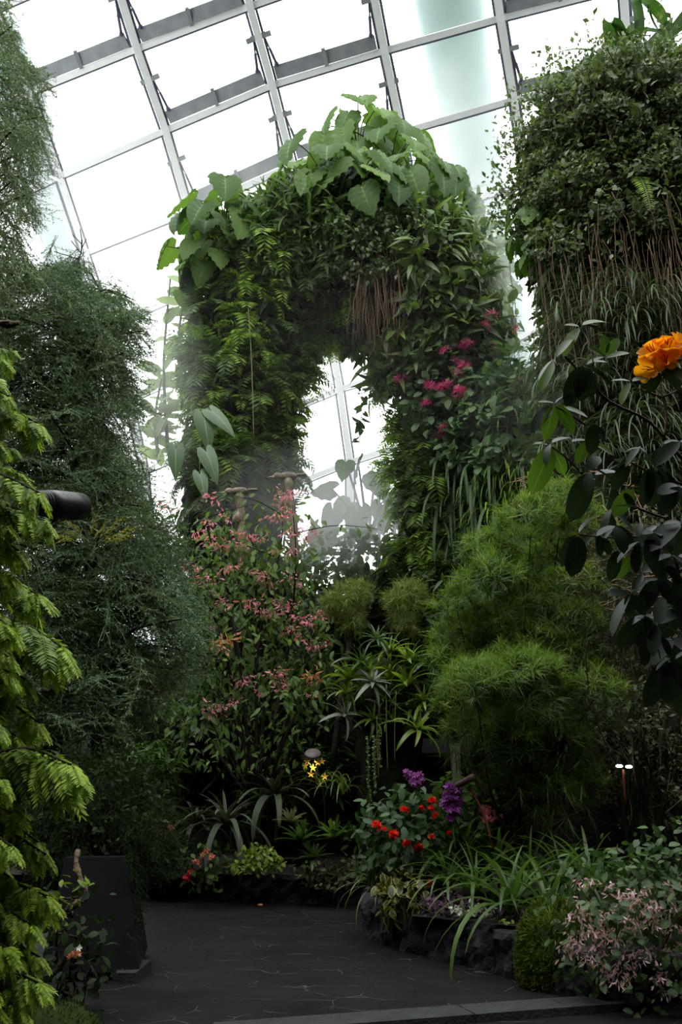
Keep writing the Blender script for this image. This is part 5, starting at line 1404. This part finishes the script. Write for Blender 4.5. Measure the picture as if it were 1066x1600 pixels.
# brown sign-like spotlight on a rusty stake
t = thing('stake_light', 'small rusty garden light tilted on a thin reddish stake', 'garden light', at(772, 1330, RY - .2)); mb = MB(); mb.add(tube(smooth_path([at(772, 1330, RY - .2), at(757, 1275, RY - .2), at(733, 1228, RY - .2)], 8), .014, 6)); mb.build('stake', leafmat('rusty_stake', (96, 44, 30), (120, 60, 40), .7, 0, .2), t)
a, b = at(714, 1228, RY - .1), at(740, 1214, RY - .3); mb = MB(); mb.add(tube([a, b], [.035, .045], 12)); mb.build('lamp_head', roughmat('rusty_brown_metal', (70, 52, 44), (92, 70, 60), 9, .7, .2), t)
# strap-leaved clumps
G_CLIV = leafmat('broad_strap_leaf', (46, 70, 26), (84, 108, 50), .45, .3, .3)
G_PALEST = leafmat('striped_pale_leaf', (92, 110, 60), (130, 146, 96), .45, .3, .5)
CV = [_one('strap_leaved_plant', 'strap-leaved plant', rosette(26, 1.45, .055, 82, 25, 125, 10, .3, .45), G_CLIV), _one('strap_leaved_plant', 'strap-leaved plant', rosette(20, 1.55, .065, 80, 30, 135, 10, .3, .45), G_CLIV)]
CV = Kind(CV)
for x, y, Yd, s, wch, lab in ((800, 1430, 9.7, .95, 1, 'broad strap-leaved clump arching over the middle of the right planter edge'), (745, 1400, 10.3, .85, 0, 'strap-leaved clump with yellow-green leaves right of the scarlet bush'), (862, 1440, 9.5, .95, 1, 'strap-leaved clump whose long leaf hangs beside the moss mound'), (700, 1385, 10.7, .7, 0, 'smaller strap-leaved clump between the scarlet bush and the purple ground cover'), (830, 1380, 10.6, .9, 0, 'strap-leaved clump behind the middle ones, below the feathery bush'), (780, 1360, 11.0, .8, 0, 'dim strap-leaved clump at the back below the feathery bush'), (725, 1345, 11.2, .8, 1, 'dim strap-leaved clump at the foot of the rusty stake'), (880, 1385, 10.4, .85, 0, 'strap-leaved clump in the shade between the feathery bush and the pale pink bush'), (925, 1395, 10.0, .9, 1, 'strap-leaved clump with a long arching leaf behind the pale pink bush')):
    CV.put(at(x, y, Yd), rng.uniform(0, 6), s, lab, None, wch)
SP = Kind([_one('spider_plant', 'grassy plant', rosette(40, .8, .045, 80, 15, 125, 8), G_PALEST)])
SP.put(at(592, 1392, 11.6), 0, 1.1, 'grassy plant with pale arching leaves at the left tip of the right planter'); SP.put(at(620, 1372, 11.8), 1, .8, 'grassy plant just behind the one at the planter tip')
for x, y, s in ((1005, 1320, 1.2), (1040, 1330, 1.2), (985, 1300, 1.0)):
    Kind(strap_plant('tall_reed', 'tall upright reed-leaved plant in the dim right background', 'reed', 14, 1.5, [strap(8, .03, 82, 25, .3), strap(8, .03, 75, 40, .3)], G_UND, 2)).put(at(x, y, 11.5), 0, s, 'tall upright reed-leaved plant in the dim corner behind the pale pink bush', 'reeds in the dim right corner')
G_COL = leafmat('margined_coleus_leaf', (44, 40, 22), (60, 56, 30), .5, .25, .4, rim=(126, 128, 52), rimpos=.55)
cover('coleus with yellow-margined drooping leaves hanging over the right planter wall', [(590, 1390), (620, 1370), (668, 1380), (665, 1420), (640, 1440), (600, 1445)], 10.9, 260, (.11, .17), G_COL, leaf(4, .62, .15, .25, .6, .6), 'coleus', None)
G_PURC = leafmat('purple_ground_cover_leaf', (62, 38, 56), (90, 62, 82), .55, .2, .3)
cover('dusky purple ground cover along the right planter wall', [(660, 1410), (700, 1400), (760, 1420), (800, 1415), (850, 1430), (850, 1450), (790, 1440), (700, 1440), (660, 1432)], 10.3, 520, (.05, .09), G_PURC)
G_WHT = leafmat('whitish_small_leaf', (138, 146, 118), (182, 186, 164), .5, .2, .3)
cover('patch of whitish small-leaved ground cover on the right planter edge', [(704, 1428), (735, 1416), (770, 1430), (765, 1442), (715, 1442)], 10.1, 260, (.045, .07), G_WHT)
cover('small yellow-green sprouts beside the whitish ground cover', [(765, 1436), (800, 1440), (802, 1450), (765, 1450)], 9.9, 50, (.04, .07), G_LIMEC)
# moss mound
G_MOSS = leafmat('green_moss', (46, 62, 14), (78, 94, 26), .8, .2, .1)
mm = thing('moss_mound', 'soft green moss mound spilling over the right planter wall', 'moss', at(880, 1560, 8.6), kind='stuff'); mb = MB(); cM = at(888, 1500, 8.75); mb.add(blob(cM, (.46, .42, .52), 4, .14)); mb.add(blob(at(945, 1525, 8.5), (.42, .35, .42), 3, .14)); P, N_ = over_surface(mb, 26000); mb.build('mound', G_MOSS, mm, kind='stuff')
f = MB(); f.inst(leaf(2, .22, 0, .3, .3, .6), frames(N_ + rng.normal(size=P.shape) * .5, rdir(len(P)), rng.uniform(.03, .07, len(P))), P); f.build('foliage', G_MOSS, mm, kind='stuff')
# pale pink bush at the right
G_PB = leafmat('begonia_round_leaf', (40, 62, 32), (76, 100, 58), .5, .25, .25, rib=(100, 116, 84)); F_PALE = leafmat('pale_pink_petal', (190, 140, 156), (216, 186, 194), .5, .35, .3)
pp = thing('pale_pink_bush', 'bush covered in pale pink flower clusters at the lower right corner', 'flowering bush', at(1000, 1570, 8.3)); e = MB(); e.add(blob(at(1005, 1452, 8.0), (.72, .45, .55), 3, .15)); e.add(blob(at(1080, 1450, 7.9), (.55, .4, .72), 3, .15)); P, N_ = over_surface(e, 2000); P = P + N_ * rng.uniform(-.1, .22, (len(P), 1)); f = MB(); strew(f, t_oval, P, N_, (.06, .12), .5, .25, .6); f.build('foliage', G_PB, pp)
st = MB(); foot = at(1005, 1570, 8.5)
for k in range(16): q = P[rng.integers(len(P))]; st.add(tube(smooth_path([foot, (foot + q) / 2 + UP * .1, q], 6), np.linspace(.014, .005, 6), 4, False))
st.build('stems', leafmat('reddish_stem', (92, 46, 36), (116, 66, 50), .7, 0, .2), pp, kind='stuff')
PPF = [(914, 1378), (908, 1412), (905, 1430), (895, 1472), (890, 1480), (905, 1490), (922, 1448), (935, 1460), (945, 1470), (928, 1455), (970, 1395), (985, 1405), (1005, 1390), (978, 1410), (1050, 1385), (1060, 1395), (1020, 1440), (1030, 1430), (1040, 1450), (1056, 1445), (985, 1440), (975, 1440), (940, 1490), (930, 1500), (918, 1485), (950, 1515), (960, 1525), (985, 1500), (992, 1485), (975, 1520), (1030, 1530), (1040, 1525), (1035, 1490), (1060, 1540), (1060, 1420), (1010, 1410), (955, 1440), (960, 1460), (945, 1430), (900, 1465), (1010, 1420), (1062, 1480), (1045, 1550)]
blossoms_at(pp, droop_cluster(30, .05, .05, F_PALE), F_PALE, [at(x, y, 7.5 + .002 * abs(x - 1010)) for x, y in PPF], 'blossoms', (.8, 1.2))
# two bright path lights in the dark corner
t = thing('led_fixture', 'small fixture with two dazzling white spots in the dark right corner', 'light fixture', at(972, 1240, 11.0)); mb = MB(); mb.add(tube(smooth_path([at(978, 1260, 11), at(975, 1225, 11), at(974, 1202, 11)], 6), .014, 6)); mb.build('stake', bpy.data.materials['rusty_stake'], t)
M_LED = glow('white_led', (250, 248, 255), 12)
for x, y in ((968, 1197), (983, 1198)):
    mb = MB(); mb.add(move(blob((0, 0, 0), (.045, .03, .02), 2, 0), None, at(x, y, 10.95))); mb.build('bulb', M_LED, t)
# lower left corner
dr = thing('driftwood', 'curved gnarled piece of driftwood leaning before the black plinth', 'driftwood', at(100, 1425, 8.6)); mb = MB(); mb.add(tube(smooth_path([at(122, 1328, 8.5), at(119, 1350, 8.45), at(127, 1376, 8.4), at(134, 1396, 8.4), at(126, 1409, 8.4), at(106, 1416, 8.4), at(88, 1425, 8.4)], 22), 5.5 * mpp(120, 1370, 8.4) * (1 + .25 * np.sin(np.arange(22) * 1.7)) * np.linspace(.7, 1.2, 22), 9)); mb.build('wood', roughmat('pale_driftwood', (62, 50, 38), (122, 104, 82), 6, .85, .8, 22), dr)
def lowplant(label, x, y, Yd, r, n, size, mat, tm=t_oval, name='leafy_plant'): return shrub(name, label, 'plant', at(x, y, Yd), r, tm, n, size, mat)
lowplant('small plant with lit lime leaves beside the driftwood', 102, 1405, 8.0, (.12, .1, .08), 26, (.07, .12), G_LIMEC)
lowplant('dark leafy plant at the foot of the black plinth', 95, 1455, 7.6, (.24, .2, .24), 110, (.05, .1), G_UND); lowplant('broad dark-leaved plant on the ground before the plinth', 118, 1540, 7.6, (.2, .2, .14), 60, (.07, .12), G_UND)
bw = lowplant('dark begonia with one white and some orange flowers before the plinth', 120, 1500, 7.7, (.12, .1, .1), 40, (.08, .14), G_UND, name='begonia'); blossoms_at(bw, cluster_mesh(petals(5, .035, .6, 55, 20), 5, .02, F_SALM), leafmat('white_petal', (200, 200, 196), (220, 220, 214), .5, .2, .3), [at(121, 1482, 7.5)]); blossoms_at(bw, cluster_mesh(petals(5, .03, .6, 55, 20), 8, .04, F_ORNG), F_ORNG, [at(120, 1492, 7.5), at(114, 1494, 7.5)])
ms = thing('moss_patch', 'dark green moss mound in the lower left corner', 'moss', at(60, 1600, 6.6), kind='stuff'); mb = MB(); mb.add(blob(at(50, 1620, 6.6), (.45, .35, .22), 4, .12)); P, N_ = over_surface(mb, 3500); G_MOSSD = leafmat('dark_moss', (20, 30, 8), (40, 52, 16), .8, .2, .1); mb.build('mound', G_MOSSD, ms, kind='stuff'); f = MB(); f.inst(leaf(2, .22, 0, .3, .3, .6), frames(N_ + rng.normal(size=P.shape) * .5, rdir(len(P)), rng.uniform(.02, .045, len(P))), P); f.build('foliage', G_MOSSD, ms, kind='stuff')
# ------------------------------------------------------------------ rhododendron close to the viewer on the right
G_RH = leafmat('glossy_dark_leaf', (36, 52, 36), (56, 74, 56), .45, .15, .38, rib=(70, 84, 62))
G_RHY = leafmat('fresh_green_leaf', (62, 92, 30), (98, 128, 48), .4, .45, .5, rib=(120, 140, 70))
F_OR = leafmat('orange_petal', (248, 150, 14), (255, 178, 40), .5, .45, .3, tgain=1.2)
M_RB = roughmat('reddish_brown_twig', (72, 50, 40), (112, 84, 68), 30, .8, .3, 90)
RYD = 2.8
rh = thing('rhododendron', 'glossy-leaved rhododendron with orange trumpet flowers, close at the right edge', 'rhododendron', (2.2, 3.0, 0))
tr_ = MB(); tr_.add(tube(smooth_path([(2.2, 3.0, 0), (2.0, 3.0, 1.2), (1.65, 2.95, 2.0), at(1180, 850, 2.9)], 14), np.linspace(.045, .018, 14), 8)); tr_.build('trunk', M_BARK, rh)
BRN = [([(1180, 850, 2.9), (1090, 745, 2.85), (1038, 684, 2.8), (1010, 655, 2.8), (960, 632, 2.75), (935, 612, 2.7), (905, 580, 2.7), (882, 556, 2.65)], .007), ([(1038, 684, 2.8), (1042, 650, 2.8), (1033, 610, 2.8), (1035, 588, 2.8)], .005), ([(1030, 622, 2.8), (1055, 612, 2.8), (1080, 596, 2.85)], .004), ([(1033, 620, 2.8), (1000, 608, 2.75), (985, 598, 2.72)], .004),
       ([(935, 612, 2.7), (930, 585, 2.7), (926, 560, 2.7)], .004), ([(915, 664, 2.7), (895, 650, 2.65), (868, 635, 2.6)], .004), ([(905, 735, 2.7), (885, 715, 2.65), (862, 698, 2.6)], .004),
       ([(1180, 850, 2.9), (1080, 765, 2.85), (1030, 745, 2.8), (985, 722, 2.75)], .006), ([(1040, 810, 2.8), (1000, 795, 2.75), (980, 780, 2.75), (955, 765, 2.7)], .005), ([(1180, 850, 2.9), (1120, 850, 2.8), (1060, 860, 2.75), (1010, 842, 2.7), (985, 838, 2.7)], .006), ([(1120, 850, 2.8), (1050, 900, 2.75), (1000, 930, 2.7)], .006), ([(1120, 880, 2.8), (1070, 960, 2.75), (1040, 1010, 2.7)], .006),
       ([(985, 838, 2.7), (950, 840, 2.65), (905, 835, 2.6)], .004), ([(868, 585, 2.66), (868, 570, 2.66), (866, 565, 2.66)], .003)]
br = MB()
for pts, r in BRN: br.add(tube(smooth_path([at(*p) for p in pts], 16), np.linspace(r, r * .6, 16), 6))
br.build('branches', M_RB, rh, kind='stuff')
t_rh = [leaf(7, .44, .22, .2, .55, .55), leaf(7, .48, .12, .35, .55, .5), leaf(7, .42, .3, .1, .55, .55)]
fd, fg = MB(), MB()
def rleaf(x, y, dx, dy, mat='d', Yd=2.7, tilt=None, w=1.0, dep=0.0):
    """one leaf from its stalk to its tip, in photo pixels"""
    a = at(x, y, Yd); b = at(x + dx, y + dy, Yd + dep); l = np.linalg.norm(b - a)
    z = np.array([rng.normal() * .35, -.75, .75]) if tilt is None else np.array(tilt, float)
    M = frames((b - a)[None], z[None], l); M[:, :, 0] *= .55 + .4 * w; (fd if mat == 'd' else fg).inst(t_rh[rng.integers(3)], M, a[None])
SKY = (0, -.25, 1.0); CAMF = (0, -1, .25)
for q in ((908, 514, 22, 26, 'd', 2.62, SKY, 1.3), (905, 512, -30, 34, 'g'), (905, 510, -22, -6, 'g'), (910, 508, 40, -18, 'g'), (915, 508, 30, 6, 'd', 2.7, SKY), (912, 510, 24, -6, 'g'), (868, 560, -32, 28, 'd', 2.62, SKY, .9), (866, 562, -22, 46, 'g'), (870, 558, 24, -34, 'g'),
          (945, 555, 0, -34, 'g', 2.7, CAMF), (948, 555, 20, -28, 'g'), (942, 556, -22, -18, 'g'), (946, 560, 38, -12, 'g'), (944, 558, -28, 6, 'g'), (912, 572, -26, 60, 'd', 2.6, CAMF, 1.1), (908, 574, 4, 50, 'd', 2.58, CAMF, 1.5), (915, 574, 12, 46, 'd', 2.65, CAMF, 1.2), (912, 570, 50, 18, 'd', 2.6, SKY, 1.1), (918, 568, 32, -8, 'd'), (930, 575, 42, 8, 'd', 2.6, SKY), (985, 598, -18, 30, 'g'), (985, 596, -28, -6, 'd'), (988, 596, 26, -14, 'd'), (985, 598, 20, 10, 'd', 2.6, SKY),
          (870, 632, 30, 42, 'g', 2.62, CAMF), (866, 634, -14, 52, 'g'), (864, 634, -36, 30, 'd'), (868, 630, 18, -22, 'd', 2.6, SKY), (866, 630, -26, -4, 'g'), (874, 636, 46, 12, 'g'),
          (862, 698, -28, 64, 'g', 2.6, CAMF), (860, 694, -14, 28, 'd', 2.55, SKY, 1.4), (864, 700, 20, 38, 'g'), (862, 692, 28, -18, 'd'), (856, 695, -20, -8, 'g'), (924, 665, 6, 40, 'd', 2.55, SKY, 1.5), (922, 664, 26, 18, 'd', 2.6, CAMF, 1.3), (918, 690, -16, 32, 'g', 2.62, CAMF, 1.2), (916, 688, -28, -2, 'd'), (926, 692, 36, 14, 'g'), (930, 665, 18, 22, 'd'),
          (920, 740, -24, 66, 'd', 2.58, CAMF, 1.1), (922, 738, -6, 34, 'd', 2.52, SKY, 1.5), (926, 732, 30, 14, 'd', 2.6, SKY), (918, 735, 22, -28, 'd', 2.62, CAMF), (930, 742, 36, -16, 'd'),
          (985, 722, -36, 10, 'd', 2.6, SKY, 1.2), (982, 724, -22, 36, 'd', 2.6, CAMF), (988, 720, 34, -8, 'd', 2.6, SKY), (1022, 728, 30, 16, 'd', 2.55, SKY, 1.3), (1020, 722, 12, -24, 'd'), (1020, 730, 6, 56, 'd', 2.6, CAMF, 1.2), (1025, 735, 40, 36, 'd', 2.6, CAMF, 1.2), (1014, 732, -4, 54, 'd', 2.6, CAMF), (990, 765, -30, 36, 'g', 2.65, CAMF, 1.2), (960, 762, -2, 44, 'd'), (975, 770, 18, 26, 'd', 2.6, CAMF, 1.3), (1035, 725, 22, 38, 'd', 2.6),
          (955, 795, -22, 34, 'd', 2.55, SKY, 1.1), (950, 800, 10, 38, 'd', 2.6, CAMF), (958, 792, 40, -6, 'd', 2.55, SKY), (960, 800, 30, 26, 'd'), (905, 838, -8, 58, 'd', 2.5, CAMF, 1.35), (900, 836, -20, 44, 'd', 2.52, CAMF), (908, 838, 26, 28, 'd', 2.5, SKY, 1.4), (905, 832, 22, -28, 'd', 2.55, SKY), (935, 835, 6, 32, 'd', 2.5, SKY, 1.5), (930, 832, -26, 20, 'd'), (940, 840, 18, 24, 'd', 2.55, CAMF, 1.5), (945, 832, 34, -12, 'd'),
          (1000, 848, -8, 46, 'd', 2.48, SKY, 1.2), (998, 846, -36, 30, 'd', 2.48, SKY), (1002, 844, 54, 2, 'd', 2.48, SKY, .9), (1004, 846, 22, 20, 'd', 2.48, SKY, 1.4), (998, 840, 2, -26, 'd', 2.48, SKY, 1.2), (1000, 842, 26, -24, 'd'), (1010, 862, 30, 44, 'd', 2.55, CAMF, 1.6), (965, 860, -8, 44, 'd', 2.55, CAMF), (985, 870, -20, 30, 'g', 2.6, CAMF, 1.3), (1040, 885, 30, 22, 'd', 2.5, CAMF, 1.4), (1045, 880, 40, 4, 'd', 2.5, SKY),
          (985, 930, -38, 56, 'd', 2.48, SKY, .7), (982, 928, 4, 36, 'd', 2.48, SKY, 1.3), (986, 930, 26, 30, 'd', 2.52, CAMF, 1.4), (985, 924, 36, -8, 'd', 2.48, SKY, 1.2), (980, 928, -28, -6, 'd', 2.5, CAMF, 1.3), (990, 925, 14, -30, 'd'), (1030, 975, 4, -44, 'd', 2.45, SKY, 1.5), (1028, 978, -10, 46, 'd', 2.45, SKY, 1.5), (1032, 976, 42, 18, 'd', 2.45, SKY, 1.4), (1025, 975, -26, 30, 'd', 2.47, CAMF, 1.4), (1034, 972, 44, -14, 'd'), (1024, 972, -26, -14, 'd', 2.45, SKY), (1022, 985, -16, 44, 'd', 2.5, CAMF, 1.3), (1006, 1000, 4, 40, 'd', 2.47, CAMF, 1.2),
          (1048, 1035, -4, 64, 'd', 2.42, CAMF, 1.4), (1044, 1032, -28, 50, 'd', 2.44, CAMF, 1.3), (1052, 1034, 26, 50, 'd', 2.42, CAMF, 1.4), (1048, 1028, -26, 10, 'd', 2.42, SKY), (1046, 1026, -8, -34, 'd', 2.44, SKY, 1.3), (1040, 1040, -30, 64, 'd', 2.5, CAMF, 1.2), (1056, 1030, 30, -24, 'd', 2.42, SKY), (1060, 1060, 6, 60, 'd', 2.5, CAMF, 1.4), (1020, 1000, 18, 30, 'd', 2.46, SKY, 1.4), (1056, 930, 20, 40, 'd', 2.5, CAMF, 1.5), (1060, 900, 10, 60, 'd', 2.52, CAMF, 1.3),
          (1035, 580, 36, 22, 'd', 2.72, CAMF, 1.4), (1040, 578, 46, 6, 'd', 2.7, CAMF, 1.4), (1032, 582, -18, 26, 'd', 2.72, CAMF, 1.2), (1030, 578, -24, 10, 'd', 2.72, SKY), (1038, 574, 44, -18, 'd', 2.7, SKY, 1.3)):
    rleaf(*q)
for cx, cy_, k, l in ((1050, 868, 6, 50), (1028, 905, 6, 48), (1060, 955, 6, 52), (1008, 962, 5, 46), (1052, 1000, 6, 52), (962, 822, 5, 44), (1022, 832, 6, 48), (1062, 815, 6, 50), (1062, 760, 5, 46), (1000, 700, 5, 40), (1062, 690, 5, 44)):
    for j in range(k):
        a = 2 * PI * j / k + rng.uniform(-.4, .4); rleaf(cx, cy_, l * math.cos(a) * rng.uniform(.7, 1.1), l * (.55 * math.sin(a) + .45) * rng.uniform(.8, 1.1), 'd', 2.5 + rng.uniform(-.06, .1), (rng.normal() * .4, -.8, .7), rng.uniform(1, 1.4), rng.normal() * .03)
fd.build('foliage', G_RH, rh); o = fg.build('foliage', G_RHY, rh); o['label'] = 'fresh green younger leaves'
# trumpet flowers
def trumpet(c, d, l):
    """tube that flares into five rounded lobes, with stamens"""
    M = frames(np.cross(d, (0.1, .2, 1.0))[None], d[None])[0]; ms = []; n = 30; V, q = [], []
    prof = [(.05, 0), (.09, .25), (.17, .5), (.3, .7), (.47, .84), (.56, .9)]
    for k, (r, z) in enumerate(prof):
        for j in range(n):
            a = 2 * PI * j / n; lobe = abs(math.cos(2.5 * a)) ** .6; rr = r * (1 if k < 3 else (1 - .38 * (k - 2) / 3 * (1 - lobe))); V.append((rr * math.cos(a), rr * math.sin(a), z - (.1 * (1 - lobe) if k > 3 else 0) + .04 * math.sin(5 * a + k)))
    for k in range(len(prof) - 1):
        for j in range(n): jj = (j + 1) % n; q.append((k * n + j, k * n + jj, (k + 1) * n + jj, (k + 1) * n + j))
    ms = T(np.array(V) * l, q); ms = move(ms, M, c)
    st = [move(tube(smooth_path([(0, 0, .2 * l), (.05 * math.cos(a) * l, .05 * math.sin(a) * l, .6 * l), (.13 * math.cos(a) * l, .13 * math.sin(a) * l, .95 * l)], 5), .004 * l * 4, 4), M, c) for a in np.arange(5) * 1.26]
    return ms, merge(*st)
M_STAM = leafmat('orange_stamen', (190, 84, 10), (214, 110, 24), .5, .1, .3)
for x, y, d, l in ((1036, 572, (-.62, -.5, .55), .105), (1040, 570, (-.1, -.75, .5), .105), (1044, 572, (-.45, -.8, -.1), .1), (1052, 566, (.3, -.7, .55), .11), (1036, 568, (-.25, -.3, .9), .1), (1030, 577, (-.75, -.5, -.25), .095), (1070, 560, (.5, -.5, .7), .11)):
    d = nrm(np.array(d)); a, b = trumpet(at(x, y, 2.74), d, l); mb = MB(); mb.add(a); o = mb.build('flower', F_OR, rh); mb = MB(); mb.add(b); mb.build('stamens', M_STAM, o)
# ------------------------------------------------------------------ mist from the fog nozzles
def mist(label, px, py, Y, rx, ry, depth, dens, layers=6, tilt=0.0):
    """nested clouds: thin at the rim, thicker in the middle"""
    dens = dens * layers / 6 if layers < 6 else dens / 2; layers = 6
    c = at(px, py, Y); u = mpp(px, py, Y); t = thing('mist', label, 'mist', c, kind='stuff')
    for k in range(layers):
        s = 1 - k * .8 / layers; b = blob((0, 0, 0), (rx * u * s, depth * s, ry * u * s), 4, .16, 1.3)
        cs, sn = math.cos(tilt), math.sin(tilt); R = np.array([(cs, 0, sn), (0, 1, 0), (-sn, 0, cs)])
        mb = MB(); mb.add(T(b.v @ R.T, b.q, b.t)); mb.build('haze', MISTS.setdefault(round(dens, 4), mistmat('drifting_mist', dens)), t, local=True, kind='stuff')
MISTS = {}
mist('white mist drifting between the pink-flowered shrub and the foot of the arch', 470, 800, 17.6, 165, 115, 1.4, .07)
mist('bright mist in the lower part of the arch opening', 550, 830, 22.5, 125, 115, 1.6, .075)
mist('mist streaming down the right flank of the arch', 790, 400, 18.2, 46, 180, 1.2, .07, 6, -.2)
mist('thin haze before the slope between arch and column', 850, 640, 14.0, 150, 150, .8, .012)
mist('thin haze between the feathery conifer and the arch', 250, 620, 17.5, 80, 230, 1.2, .04)
mist('broad faint haze hanging under the glass roof behind the arch', 420, 330, 31, 760, 520, 4.5, .03, 2)
mist('faint haze before the whole arch', 560, 560, 17.2, 380, 420, 1.0, .008, 2)
